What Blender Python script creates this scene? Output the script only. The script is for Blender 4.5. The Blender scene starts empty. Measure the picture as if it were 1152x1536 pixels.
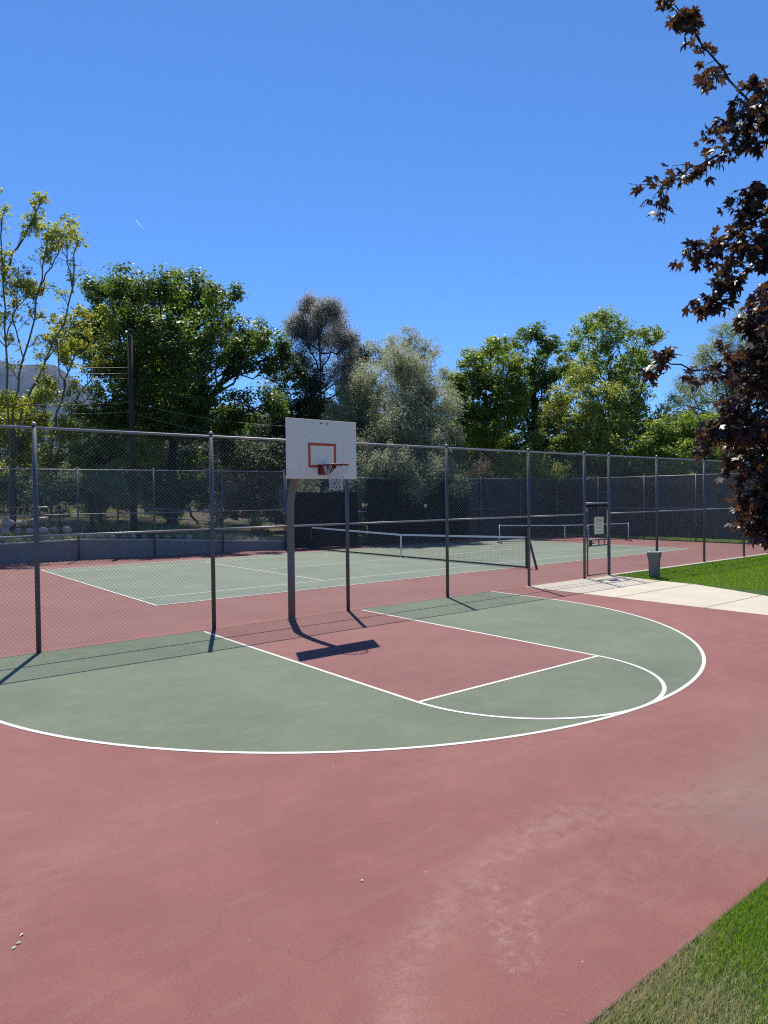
import bpy, math, zlib
import numpy as np
from mathutils import Vector, Matrix
rng = np.random.default_rng(7)
sc = bpy.context.scene
COL = sc.collection
# ------------------------------------------------------------------ camera
CAM = np.array([-7.2417, -12.1455, 2.4111])
YAW, PIT, ROL, FPX = 0.678008, -0.0207648, -0.0114659, 1054.35
FW = np.array([math.sin(YAW)*math.cos(PIT), math.cos(YAW)*math.cos(PIT), math.sin(PIT)])
r0 = np.array([math.cos(YAW), -math.sin(YAW), 0.0]); u0 = np.cross(r0, FW)
RT = r0*math.cos(ROL)+u0*math.sin(ROL); UP = -r0*math.sin(ROL)+u0*math.cos(ROL)
cd = bpy.data.cameras.new('camera'); cam = bpy.data.objects.new('camera', cd); COL.objects.link(cam)
cam.matrix_world = Matrix(((RT[0], UP[0], -FW[0], CAM[0]), (RT[1], UP[1], -FW[1], CAM[1]),
                           (RT[2], UP[2], -FW[2], CAM[2]), (0, 0, 0, 1)))
cd.sensor_fit = 'VERTICAL'; cd.sensor_height = 36; cd.lens = FPX/1536*36
cd.clip_start = 0.05; cd.clip_end = 60000
sc.camera = cam

def at(px, py, d):
    """point d metres deep in the direction the photograph shows at (px, py)"""
    return CAM + d*(FW+RT*((px-576)/FPX)-UP*((py-768)/FPX))

# ------------------------------------------------------------------ helpers
def tag(o, label=None, cat=None, group=None, kind=None):
    if label: o['label'] = label
    if cat: o['category'] = cat
    if group: o['group'] = group
    if kind: o['kind'] = kind
    return o

def empty(name, loc=(0, 0, 0), rz=0):
    o = bpy.data.objects.new(name, None); COL.objects.link(o)
    o.location = loc; o.rotation_euler = (0, 0, rz); o.empty_display_size = .2
    return o

def link(name, me, mat=None, parent=None, smooth=False):
    o = bpy.data.objects.new(name, me); COL.objects.link(o)
    if mat: me.materials.append(mat)
    if parent: o.parent = parent
    if smooth: me.polygons.foreach_set('use_smooth', np.ones(len(me.polygons), bool))
    return o

def np_mesh(name, V, F):
    V = np.ascontiguousarray(V, np.float32); F = np.ascontiguousarray(F, np.int32)
    me = bpy.data.meshes.new(name); n, k = F.shape
    me.vertices.add(len(V)); me.vertices.foreach_set('co', V.ravel())
    me.loops.add(n*k); me.loops.foreach_set('vertex_index', F.ravel())
    me.polygons.add(n); me.polygons.foreach_set('loop_start', np.arange(n, dtype=np.int32)*k)
    me.update(calc_edges=True)
    return me

def unit(v):
    v = np.asarray(v, float); return v/(np.linalg.norm(v)+1e-12)

class MB:
    def __init__(s): s.v = []; s.f = []; s.n = 0
    def add(s, V, F):
        s.v.extend([tuple(map(float, p)) for p in V]); s.f.extend([tuple(int(i)+s.n for i in f) for f in F]); s.n += len(V)
    def box(s, c, size, rz=0, rx=0):
        hx, hy, hz = [a/2 for a in size]
        P = np.array([(x, y, z) for z in (-hz, hz) for x, y in ((-hx, -hy), (hx, -hy), (hx, hy), (-hx, hy))])
        if rx:
            a, b = math.cos(rx), math.sin(rx); P = P@np.array([[1, 0, 0], [0, a, b], [0, -b, a]])
        a, b = math.cos(rz), math.sin(rz); P = P@np.array([[a, b, 0], [-b, a, 0], [0, 0, 1]])
        s.add(P+np.array(c), [(3, 2, 1, 0), (4, 5, 6, 7), (0, 1, 5, 4), (1, 2, 6, 5), (2, 3, 7, 6), (3, 0, 4, 7)])
    def tube(s, path, r, n=8, cap=True):
        P = np.array(path, float); m = len(P)
        R = np.full(m, r, float) if np.isscalar(r) else np.array(r, float)
        T = np.gradient(P, axis=0) if m > 2 else np.array([P[1]-P[0]]*2)
        T /= np.linalg.norm(T, axis=1)[:, None]+1e-12
        a = np.array([0, 0, 1.0]) if abs(T[0][2]) < .9 else np.array([1.0, 0, 0])
        V = []; ang = np.arange(n)*2*math.pi/n
        for i in range(m):
            a = a-T[i]*(a@T[i]); a = unit(a); b = np.cross(T[i], a)
            V.append(P[i]+R[i]*(np.cos(ang)[:, None]*a+np.sin(ang)[:, None]*b))
        V = np.concatenate(V); F = []
        for i in range(m-1):
            for j in range(n):
                k = (j+1) % n; F.append((i*n+j, i*n+k, (i+1)*n+k, (i+1)*n+j))
        if cap: F.append(tuple(range(n-1, -1, -1))); F.append(tuple((m-1)*n+j for j in range(n)))
        s.add(V, F)
    def cyl(s, a, b, r, n=12): s.tube([a, b], r, n)
    def lathe(s, c, prof, n=16):
        V = []; F = []; m = len(prof)
        for r, z in prof:
            for j in range(n):
                t = 2*math.pi*j/n; V.append((c[0]+r*math.cos(t), c[1]+r*math.sin(t), c[2]+z))
        for i in range(m-1):
            for j in range(n):
                k = (j+1) % n; F.append((i*n+j, i*n+k, (i+1)*n+k, (i+1)*n+j))
        F.append(tuple(range(n-1, -1, -1))); F.append(tuple((m-1)*n+j for j in range(n)))
        s.add(V, F)
    def build(s, name, mat, parent=None, smooth=False):
        me = bpy.data.meshes.new(name); me.from_pydata(s.v, [], s.f); me.update()
        return link(name, me, mat, parent, smooth)

def sheet(name, pts, z, mat, parent=None):
    m = MB(); m.add([(p[0], p[1], z) for p in pts], [tuple(range(len(pts)))]); return m.build(name, mat, parent)

def strip(m, L, R_, z, close=False):
    n = len(L); V = [(p[0], p[1], z) for p in L]+[(p[0], p[1], z) for p in R_]
    m.add(V, [(i, n+i, n+(i+1) % n, (i+1) % n)[::-1] for i in range(n if close else n-1)])

# ------------------------------------------------------------------ materials
class NT:
    def __init__(s, name):
        s.m = bpy.data.materials.new(name); s.m.use_nodes = True; s.t = s.m.node_tree; s.t.nodes.clear()
        s.out = s.n('ShaderNodeOutputMaterial')
    def n(s, typ, ins=None, **kw):
        nd = s.t.nodes.new(typ)
        for k, v in kw.items(): setattr(nd, k, v)
        for k, v in (ins or {}).items():
            i = nd.inputs[k]
            if hasattr(v, 'is_output') or isinstance(v, bpy.types.NodeSocket): s.t.links.new(v, i)
            else: i.default_value = v
        return nd
    def pos(s): return s.n('ShaderNodeNewGeometry').outputs['Position']
    def noise(s, scale, detail=4, rough=.55, vec=None, out='Fac'):
        i = {'Scale': scale, 'Detail': detail, 'Roughness': rough}
        i['Vector'] = vec if vec is not None else s.pos()
        return s.n('ShaderNodeTexNoise', i).outputs[out]
    def ramp(s, fac, stops):
        nd = s.n('ShaderNodeValToRGB', {'Fac': fac}); e = nd.color_ramp.elements
        while len(e) < len(stops): e.new(.5)
        for el, (p, c) in zip(e, stops):
            el.position = p; el.color = (c, c, c, 1) if np.isscalar(c) else (*c, 1)
        return nd.outputs['Color']
    def math(s, op, a, b=0.0, c=None, clamp=False):
        nd = s.n('ShaderNodeMath', operation=op, use_clamp=clamp)
        for i, v in enumerate((a, b) if c is None else (a, b, c)):
            if isinstance(v, bpy.types.NodeSocket): s.t.links.new(v, nd.inputs[i])
            else: nd.inputs[i].default_value = v
        return nd.outputs[0]
    def mix(s, fac, a, b, mode='MIX'):
        nd = s.n('ShaderNodeMixRGB', blend_type=mode)
        for k, v in (('Fac', fac), ('Color1', a), ('Color2', b)):
            if isinstance(v, bpy.types.NodeSocket): s.t.links.new(v, nd.inputs[k])
            elif k == 'Fac': nd.inputs[k].default_value = v
            else: nd.inputs[k].default_value = (*v, 1) if len(v) == 3 else v
        return nd.outputs['Color']
    def attr(s, name): return s.n('ShaderNodeAttribute', attribute_name=name)
    def bsdf(s, color, rough=.6, metal=0., spec=.5, bump=None, bstr=.3, bdist=.01, **kw):
        p = s.n('ShaderNodeBsdfPrincipled')
        for k, v in (('Base Color', color), ('Roughness', rough), ('Metallic', metal), ('Specular IOR Level', spec), *kw.items()):
            if isinstance(v, bpy.types.NodeSocket): s.t.links.new(v, p.inputs[k])
            else: p.inputs[k].default_value = (*v, 1) if isinstance(v, tuple) and len(v) == 3 else v
        if bump is not None:
            b = s.n('ShaderNodeBump', {'Height': bump, 'Strength': bstr, 'Distance': bdist})
            s.t.links.new(b.outputs['Normal'], p.inputs['Normal'])
        return p.outputs[0]
    def end(s, sh): s.t.links.new(sh, s.out.inputs['Surface']); return s.m

def solid(name, col, rough=.6, metal=0., var=.12, scale=8, spec=.5, bump=.1):
    t = NT(name); nz = t.noise(scale, 5)
    c = t.mix(nz, tuple(a*(1-var) for a in col), tuple(min(1, a*(1+var)) for a in col))
    return t.end(t.bsdf(c, rough, metal, spec, t.noise(scale*6, 3), bump, .004))

def court_paint(name, base, worn, dust=False, stain=True):
    t = NT(name); P = t.pos()
    big = t.noise(.45, 5, .6); mid = t.noise(2.2, 6, .62); fine = t.noise(60, 3, .7); grit = t.noise(260, 2, .6)
    c = t.mix(t.ramp(big, [(.35, 0.), (.68, 1.)]), tuple(a*.95 for a in base), worn)
    c = t.mix(t.math('MULTIPLY', t.ramp(mid, [(.48, 0.), (.75, 1.)]), .65), c, tuple(min(1, a*1.18+.012) for a in worn))
    # long sweeping scuff streaks
    mp = t.n('ShaderNodeMapping', {'Vector': P, 'Rotation': (0, 0, .5), 'Scale': (1.2, 9, 1)}).outputs[0]
    st = t.ramp(t.noise(1.1, 6, .65, mp), [(.55, 0.), (.74, 1.)])
    c = t.mix(t.math('MULTIPLY', st, .16), c, (.36, .27, .24))
    c = t.mix(t.math('MULTIPLY', t.ramp(fine, [(.3, 1.), (.5, 0.)]), .16), c, tuple(a*.45 for a in base))
    c = t.mix(t.math('MULTIPLY', t.ramp(grit, [(.55, 0.), (.75, 1.)]), .22), c, (.46, .39, .34))
    g2 = t.noise(105, 4, .75)
    c = t.mix(t.math('MULTIPLY', t.ramp(g2, [(.55, 0.), (.68, 1.)]), .38), c, tuple(min(1, a*1.9+.05) for a in worn))
    c = t.mix(t.math('MULTIPLY', t.ramp(g2, [(.32, 1.), (.46, 0.)]), .48), c, tuple(a*.45 for a in base))
    c = t.mix(t.math('MULTIPLY', t.ramp(grit, [(.28, 1.), (.42, 0.)]), .3), c, tuple(a*.35 for a in base))
    # pale grains
    vo = t.n('ShaderNodeTexVoronoi', {'Vector': P, 'Scale': 5.5, 'Randomness': 1.})
    sp = t.ramp(vo.outputs['Distance'], [(.022, 1.), (.034, 0.)])
    gate = t.math('GREATER_THAN', t.n('ShaderNodeSeparateColor', {'Color': vo.outputs['Color']}).outputs[0], .62)
    c = t.mix(t.math('MULTIPLY', t.math('MULTIPLY', sp, gate), .7), c, (.6, .53, .45))
    # hairline cracks
    wp = t.n('ShaderNodeVectorMath', {0: P, 1: t.n('ShaderNodeVectorMath', {0: t.noise(1.3, 4, .6, None, 'Color'), 'Scale': .9}, operation='SCALE').outputs[0]}, operation='ADD').outputs[0]
    ck = t.n('ShaderNodeTexVoronoi', {'Vector': wp, 'Scale': .33}, feature='DISTANCE_TO_EDGE').outputs['Distance']
    ckm = t.math('MULTIPLY', t.ramp(ck, [(.0008, 1.), (.003, 0.)]), t.ramp(t.noise(.6, 2), [(.5, 0.), (.6, 1.)]))
    c = t.mix(t.math('MULTIPLY', ckm, .22), c, tuple(a*.35 for a in base))
    if dust:
        d = t.attr('dust').outputs['Fac']; g = t.attr('grime').outputs['Fac']; tr = t.attr('tread').outputs['Fac']
        dn = t.math('MULTIPLY', t.ramp(t.noise(7, 8, .78), [(.40, .08), (.62, 1.)]), t.ramp(t.noise(48, 5, .75), [(.34, .4), (.6, 1.)]))
        c = t.mix(t.math('MULTIPLY', t.math('MULTIPLY', d, dn), .42), c, (.40, .27, .22))
        c = t.mix(t.math('MULTIPLY', t.math('MULTIPLY', g, t.ramp(t.noise(3.5, 7, .7), [(.3, .25), (.65, 1.)])), .62), c, (.20, .155, .125))
        # tyre tread print: small blocks of pale dust
        mp2 = t.n('ShaderNodeMapping', {'Vector': P, 'Rotation': (0, 0, -.55), 'Scale': (1, 2.4, 1)}).outputs[0]
        v2 = t.n('ShaderNodeTexVoronoi', {'Vector': mp2, 'Scale': 30, 'Randomness': .85}, feature='DISTANCE_TO_EDGE').outputs['Distance']
        tb = t.ramp(v2, [(.08, 1.), (.16, 0.)])
        c = t.mix(t.math('MULTIPLY', t.math('MULTIPLY', tr, tb), t.ramp(t.noise(14, 4), [(.45, .0), (.62, .3)])), c, (.44, .31, .27))
    h = t.math('ADD', t.math('MULTIPLY', grit, .8), t.math('MULTIPLY', fine, .6))
    g3 = t.noise(38, 5, .8)
    c = t.mix(t.math('MULTIPLY', t.ramp(g3, [(.32, 1.), (.47, 0.)]), .22), c, tuple(a*.55 for a in base))
    rg = t.ramp(mid, [(.2, .62), (.8, .8)])
    return t.end(t.bsdf(c, rg, 0, .35, h, .8, .006))

def leafmat(name, a, b, trans, tf=.35, rough=.45, spec=.4, dead=None):
    t = NT(name); ri = t.n('ShaderNodeNewGeometry').outputs['Random Per Island']
    c = t.mix(ri, a, b)
    if dead: c = t.mix(t.math('GREATER_THAN', ri, 1-dead[1]), c, dead[0])
    c = t.mix(t.math('MULTIPLY', t.noise(.7, 3), .55), c, tuple((x+y)*.62 for x, y in zip(a, b)))
    p = t.bsdf(c, rough, 0, spec)
    tc = t.mix(ri, trans, tuple(x*.7 for x in trans))
    tr = t.n('ShaderNodeBsdfTranslucent', {'Color': tc}).outputs[0]
    return t.end(t.n('ShaderNodeMixShader', {0: tf, 1: p, 2: tr}).outputs[0])

def bark(name, col):
    t = NT(name); mp = t.n('ShaderNodeMapping', {'Vector': t.pos(), 'Scale': (6, 6, 1.2)}).outputs[0]
    nz = t.noise(3, 6, .65, mp)
    c = t.mix(nz, tuple(x*.45 for x in col), tuple(x*1.35 for x in col))
    return t.end(t.bsdf(c, .9, 0, .2, nz, .8, .03))

M = {}
M['red'] = court_paint('red acrylic court paint', (.212, .065, .057), (.242, .090, .075), dust=True)
M['red_t'] = court_paint('red acrylic tennis surround', (.196, .062, .056), (.225, .088, .076))
M['green'] = court_paint('green acrylic court paint', (.098, .131, .080), (.136, .170, .108))
M['green_t'] = court_paint('pale green tennis paint', (.128, .168, .120), (.17, .21, .155))
def linepaint():
    t = NT('white line paint'); nz = t.noise(55, 4, .7)
    c = t.mix(t.ramp(nz, [(.25, .0), (.45, 1.)]), (.42, .37, .33), (.66, .64, .60))
    return t.end(t.bsdf(c, .7, 0, .3, t.noise(260, 2), .3, .003))
M['line'] = linepaint()
def concmat():
    t = NT('pale concrete'); a = t.noise(1.2, 6, .6); b = t.noise(45, 4, .7)
    c = t.mix(t.ramp(a, [(.3, 0.), (.7, 1.)]), (.485, .43, .33), (.56, .495, .39))
    c = t.mix(t.math('MULTIPLY', t.ramp(b, [(.3, 1.), (.5, 0.)]), .3), c, (.40, .36, .29))
    c = t.mix(t.math('MULTIPLY', t.ramp(t.noise(3, 6, .7), [(.58, 0.), (.72, 1.)]), .35), c, (.42, .37, .29))
    return t.end(t.bsdf(c, .85, 0, .3, b, .3, .004))
M['conc'] = concmat()
M['joint'] = solid('joint filler', (.20, .15, .10), .9)
M['wallconc'] = solid('retaining wall concrete', (.235, .205, .195), .9, 0, .25, 3)
M['coping'] = solid('pale coping', (.55, .53, .50), .85, 0, .15, 6)
M['galv'] = solid('galvanised steel', (.115, .122, .132), .5, .5, .2, 14, .5, .05)
M['galv_rail'] = solid('galvanised rail', (.27, .28, .29), .5, .6, .2, 14, .5, .05)
M['wire'] = solid('galvanised wire', (.20, .205, .21), .5, .5, .15, 30, .5, .0)
M['pole'] = solid('grey painted pole', (.155, .152, .135), .55, .15, .2, 10)
M['board'] = solid('white backboard enamel', (.90, .80, .64), .45, 0, .05, 5, .4, .03)
M['orange'] = solid('orange red enamel', (.56, .075, .022), .5, 0, .1, 14)
M['rimred'] = solid('red rim enamel', (.21, .022, .022), .45, .1, .2, 20)
M['bolt'] = solid('dark bolt', (.03, .03, .03), .6)
M['netcord'] = solid('white nylon cord', (.58, .57, .55), .8, 0, .1, 40)
M['blacknet'] = solid('black tennis netting', (.018, .02, .022), .8)
M['band'] = solid('white net tape', (.70, .70, .68), .8, 0, .1, 20)
M['dark_steel'] = solid('dark green painted steel', (.035, .042, .042), .5, .3, .2, 10)
M['screen'] = solid('dark windscreen fabric', (.014, .0145, .016), .9, 0, .45, 2, .2, .3)
def screen2():
    t = NT('woven navy windscreen'); P = t.pos()
    n1 = t.ramp(t.noise(.7, 6, .65), [(.35, 0.), (.68, 1.)]); n2 = t.noise(40, 3, .7)  # broad mottling paints dappled shade into the fabric colour
    c = t.mix(n1, (.012, .013, .015), (.038, .041, .042)); c = t.mix(t.math('MULTIPLY', t.ramp(n2, [(.55, 0.), (.7, 1.)]), .5), c, (.06, .065, .08))
    w = t.noise(.8, 3)
    return t.end(t.bsdf(c, .9, 0, .2, w, .6, .15))
M['screen2'] = screen2()
M['sign'] = solid('cream sign board', (.72, .64, .40), .6, 0, .08, 12)
M['ink'] = solid('faded sign ink', (.25, .22, .17), .7)
M['bin'] = solid('grey moulded bin', (.145, .142, .125), .75, 0, .18, 9)
M['liner'] = solid('pale bin liner', (.75, .75, .72), .5)
M['wood'] = bark('weathered pole timber', (.055, .042, .033))
M['bark'] = bark('grey brown bark', (.10, .08, .062))
M['bark_dark'] = bark('dark bark', (.045, .036, .030))
M['bark_pale'] = bark('pale olive bark', (.17, .15, .105))
M['stone'] = solid('pale boulder', (.38, .365, .33), .95, 0, .35, 5, .2, .6)
M['stone_dim'] = solid('grey boulder', (.26, .25, .235), .95, 0, .4, 5, .2, .6)
M['soil'] = solid('brown soil', (.10, .075, .05), 1., 0, .4, 3, .1, .6)
M['cable'] = solid('aluminium power cable', (.2, .2, .2), .6, .2)
M['ceramic'] = solid('brown insulator', (.08, .05, .035), .35)
_t = NT('vapour white'); M['white'] = _t.end(_t.n('ShaderNodeBsdfTranslucent', {'Color': (.95, .95, .97, 1)}).outputs[0])
def lawnmat():
    t = NT('mown lawn base'); a = t.noise(1.3, 6, .65); b = t.noise(70, 4, .75)
    c = t.mix(t.ramp(a, [(.3, 0.), (.7, 1.)]), (.045, .095, .008), (.075, .14, .012))
    c = t.mix(t.ramp(b, [(.3, 0.), (.7, 1.)]), c, (.018, .042, .008), 'MIX') if False else t.mix(t.math('MULTIPLY', t.ramp(b, [(.35, 1.), (.6, 0.)]), .75), c, (.012, .030, .006))
    return t.end(t.bsdf(c, .85, 0, .2, b, .8, .03))
M['lawn'] = lawnmat()
def blade():
    t = NT('grass blade'); ri = t.n('ShaderNodeNewGeometry').outputs['Random Per Island']
    c = t.mix(ri, (.090, .185, .006), (.165, .29, .014)); dry = t.attr('dry').outputs['Fac']
    c = t.mix(dry, c, t.mix(ri, (.62, .50, .26), (.80, .68, .42)))
    p = t.bsdf(c, .5, 0, .35)
    tr = t.n('ShaderNodeBsdfTranslucent', {'Color': t.mix(dry, (.36, .60, .02), (.50, .41, .22))}).outputs[0]
    return t.end(t.n('ShaderNodeMixShader', {0: .35, 1: p, 2: tr}).outputs[0])
M['blade'] = blade()
def hillmat():
    t = NT('dry grass hillside'); a = t.noise(.35, 6, .65); b = t.noise(9, 5, .7)
    c = t.mix(t.ramp(a, [(.46, 0.), (.60, 1.)]), (.045, .060, .018), (.25, .18, .09))
    c = t.mix(t.math('MULTIPLY', t.ramp(b, [(.3, 1.), (.55, 0.)]), .7), c, (.05, .045, .022))
    return t.end(t.bsdf(c, .95, 0, .1, b, .9, .12))
M['hill'] = hillmat()
def mtn():
    t = NT('mountain rock and scrub'); P = t.pos(); a = t.noise(.004, 8, .65); b = t.noise(.02, 6, .7)
    c = t.mix(t.ramp(a, [(.4, 0.), (.62, 1.)]), (.05, .05, .04), (.13, .115, .10))
    c = t.mix(t.math('MULTIPLY', t.ramp(b, [(.35, 1.), (.6, 0.)]), .7), c, (.045, .055, .035))
    return t.end(t.bsdf(c, .95, 0, .1))
M['mtn'] = mtn()

# ------------------------------------------------------------------ sun, sky
SUN = unit((.92, 1.80, 3.62))
elev = math.asin(SUN[2]); az = math.atan2(SUN[0], SUN[1])
ld = bpy.data.lights.new('sun', 'SUN'); ld.energy = 5.0; ld.angle = math.radians(.5); ld.color = (1, .94, .84)
lo = bpy.data.objects.new('sun', ld); COL.objects.link(lo)
lo.rotation_euler = Vector(SUN).to_track_quat('Z', 'Y').to_euler(); lo.location = (0, 0, 40)
w = bpy.data.worlds.new('World'); sc.world = w; w.use_nodes = True; nt = w.node_tree; nt.nodes.clear()
sky = nt.nodes.new('ShaderNodeTexSky'); sky.sky_type = 'NISHITA'; sky.sun_disc = False
sky.sun_elevation = elev; sky.sun_rotation = az; sky.altitude = 3000; sky.air_density = 1.0; sky.dust_density = 0; sky.ozone_density = 10.0
bg = nt.nodes.new('ShaderNodeBackground'); bg.inputs['Strength'].default_value = .15
wo = nt.nodes.new('ShaderNodeOutputWorld'); hs = nt.nodes.new('ShaderNodeHueSaturation'); hs.inputs['Saturation'].default_value = 1.08
nt.links.new(sky.outputs[0], hs.inputs['Color']); nt.links.new(hs.outputs[0], bg.inputs[0]); nt.links.new(bg.outputs[0], wo.inputs[0])
sc.view_settings.view_transform = 'Standard'; sc.view_settings.look = 'None'; sc.view_settings.exposure = .35; sc.view_settings.gamma = 1
sc.cycles.use_denoising = False; sc.cycles.pixel_filter_type = 'BLACKMAN_HARRIS'; sc.cycles.filter_width = 1.15
sc.cycles.max_bounces = 6; sc.cycles.diffuse_bounces = 3; sc.cycles.glossy_bounces = 2; sc.cycles.transmission_bounces = 4; sc.cycles.transparent_max_bounces = 8
sc.cycles.sample_clamp_indirect = 4

# ------------------------------------------------------------------ ground
def fy(x): return 18.18-.127*x          # line of the back fence
def sstep(a, b, v): t = np.clip((v-a)/(b-a), 0, 1); return t*t*(3-2*t)
def hill(x, y):
    s = y-fy(x); L = sstep(17, 6, x)
    base = .42+.34*sstep(11, 2, x)
    h = L*(base+.030*np.clip(s, 0, 3)+.085*np.clip(s-3, 0, 26))
    return np.where(s > .12, h, 0.0)
g = MB(); g.add([(-5500, -5500, -.06), (5500, -5500, -.06), (5500, 5500, -.06), (-5500, 5500, -.06)], [(0, 1, 2, 3)])
tag(g.build('ground', M['soil']), 'bare soil under the park', 'ground', kind='structure')
# hillside sheet behind the retaining wall
xs = np.linspace(-70, 24, 120); ss = np.concatenate([np.linspace(.14, 12, 40), np.linspace(13, 90, 40)])
XX, SS = np.meshgrid(xs, ss); YY = fy(XX)+SS
ZZ = hill(XX, YY)+.10*np.sin(XX*.9+YY*.35)*np.sin(YY*.7)*sstep(.5, 4, SS)*sstep(17, 8, XX)-.02
V = np.stack([XX, YY, ZZ], -1).reshape(-1, 3); nx = len(xs)
F = [(j*nx+i, j*nx+i+1, (j+1)*nx+i+1, (j+1)*nx+i) for j in range(len(ss)-1) for i in range(nx-1)]
tag(link('hillside', np_mesh('hillside', V, F), M['hill'], smooth=True), 'dry grassy slope rising behind the tennis courts', 'hillside', kind='structure')
# basketball slab with dust and grime masks as attributes
gx = np.linspace(-16, 7.3, 467); gy = np.linspace(-10.25, 0, 206)
GX, GY = np.meshgrid(gx, gy); n0 = len(gx)
V = np.stack([GX, GY, np.zeros_like(GX)], -1).reshape(-1, 3)
jj, ii = np.meshgrid(np.arange(len(gy)-1), np.arange(n0-1), indexing='ij'); b0 = (jj*n0+ii).ravel()
me = np_mesh('basketball_court', V, np.stack([b0, b0+1, b0+n0+1, b0+n0], -1))
def seg_mask(pts, wd):
    d = np.full(len(V), 9.)
    for (ax, ay), (bx, by) in zip(pts[:-1], pts[1:]):
        a = np.array([ax, ay]); ab = np.array([bx-ax, by-ay]); q = V[:, :2]-a
        t = np.clip((q@ab)/(ab@ab), 0, 1); d = np.minimum(d, np.linalg.norm(q-t[:, None]*ab, axis=1))
    return np.exp(-(d/wd)**2)
dust = np.clip(seg_mask([(-5.3, -9.9), (-5.0, -9.44), (-4.67, -9.29), (-4.2, -9.1), (-3.64, -8.96), (-2.9, -8.95)], .16)
               + .75*seg_mask([(-2.9, -8.98), (-2.2, -9.3), (-1.4, -9.6)], .35)+.5*seg_mask([(-4.2, -9.5), (-3.2, -9.6), (-2.6, -9.9)], .3)
               + .35*seg_mask([(-6.9, -8.3), (-6.2, -7.2), (-5.0, -6.6)], .25)+.3*seg_mask([(-3.5, -7.6), (-1, -7.9), (1, -8.3)], .3), 0, 1)
grime = np.clip(1.35*seg_mask([(-1.9, -9.85), (-.8, -9.6), (1.5, -9.3)], .45), 0, 1)
tread = np.clip(seg_mask([(-4.05, -9.25), (-4.28, -9.48), (-4.52, -9.78)], .075)+.9*seg_mask([(-3.95, -9.42), (-4.2, -9.62), (-4.42, -9.85)], .05)
                + .7*seg_mask([(-3.7, -9.0), (-3.3, -8.9)], .06), 0, 1)
for nm, arr in (('dust', dust), ('grime', grime), ('tread', tread)):
    a = me.attributes.new(nm, 'FLOAT', 'POINT'); a.data.foreach_set('value', arr.astype(np.float32))
tag(link('basketball_court', me, M['red']), 'worn brick red half court of painted asphalt', 'basketball court', kind='structure')
ed = MB(); ed.box((-4.35, -10.245, -.035), (23.3, .02, .066)); ed.box((7.293, -5.1, -.02), (.02, 10.2, .036))
tag(ed.build('court_edge', M['joint']), 'crumbling edge of the red slab', 'slab edge', kind='structure')
# basketball markings
HY = -1.415-.381; R3 = 6.02; LWd = .05
ang = np.linspace(math.pi, 2*math.pi, 97)
arc = lambda r: [(r*math.cos(a), HY+r*math.sin(a)) for a in ang]
gpoly = [(-R3+.03, -.02)]+arc(R3-.03)+[(R3-.03, -.02)]
tag(sheet('court_paint', gpoly, .0018, M['green']), 'grey green paint inside the three point line', 'court paint', kind='structure')
FT = -1.415-4.572
tag(sheet('key_paint', [(-1.8, FT+.02), (1.8, FT+.02), (1.8, -.02), (-1.8, -.02)], .003, M['red_t']), 'brick red painted key under the hoop', 'court paint', kind='structure')
m = MB()
o_ = [(-R3, -.25)]+arc(R3)+[(R3, .0)]; i_ = [(-R3+LWd, -.25)]+arc(R3-LWd)+[(R3-LWd, .0)]
strip(m, o_, i_, .0042)
for s in (-1, 1): strip(m, [(s*1.83, -.12), (s*1.83, FT-.025)], [(s*1.78, -.12), (s*1.78, FT-.025)], .0046)
strip(m, [(-1.78, FT+.025), (1.78, FT+.025)], [(-1.78, FT-.025), (1.78, FT-.025)], .005)
aa = np.linspace(math.pi, 2*math.pi, 65)
strip(m, [(1.83*math.cos(a), FT+1.83*math.sin(a)) for a in aa], [(1.78*math.cos(a), FT+1.78*math.sin(a)) for a in aa], .0054)
tag(m.build('court_lines', M['line']), 'white basketball lines of key and arc', 'court lines', kind='structure')
# tennis court
T0 = np.array([-1.275, 3.574]); ty = -.0061
def T(a, b): return (T0[0]+a*math.cos(ty)-b*math.sin(ty), T0[1]+a*math.sin(ty)+b*math.cos(ty))
tag(sheet('tennis_surround', [(-16, .005), (27.75, .005), (27.75, fy(27.75)), (-16, fy(-16)-.05)], -.001, M['red_t']), 'dusty red surround of the tennis court', 'tennis court', kind='structure')
tag(sheet('tennis_court', [T(0, 0), T(23.77, 0), T(23.77, 10.97), T(0, 10.97)], .003, M['green_t']), 'pale green tennis court behind the fence', 'tennis court', kind='structure')
m = MB()
def tl(a0, b0, a1, b1, z=.007):
    h = .025
    if abs(a1-a0) > abs(b1-b0): strip(m, [T(a0, b0+h), T(a1, b1+h)], [T(a0, b0-h), T(a1, b1-h)], z)
    else: strip(m, [T(a0-h, b0), T(a1-h, b1)], [T(a0+h, b0), T(a1+h, b1)], z)
for b in (0, 10.97): tl(-.025, b, 23.795, b, .0075)
for b in (1.37, 9.6): tl(0, b, 23.77, b, .007)
for a in (0, 23.77): tl(a, 0, a, 10.97, .0085)
for a in (5.485, 18.285): tl(a, 1.37, a, 9.6, .0085)
tl(5.485, 5.485, 18.285, 5.485, .0072)
tag(m.build('tennis_lines', M['line']), 'white tennis court lines', 'court lines', kind='structure')
m = MB(); m.box((-4.3, .0, .001), (23.2, .014, .006))
tag(m.build('expansion_joint', M['joint']), 'dark seam under the near fence', 'joint', kind='structure')
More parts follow.
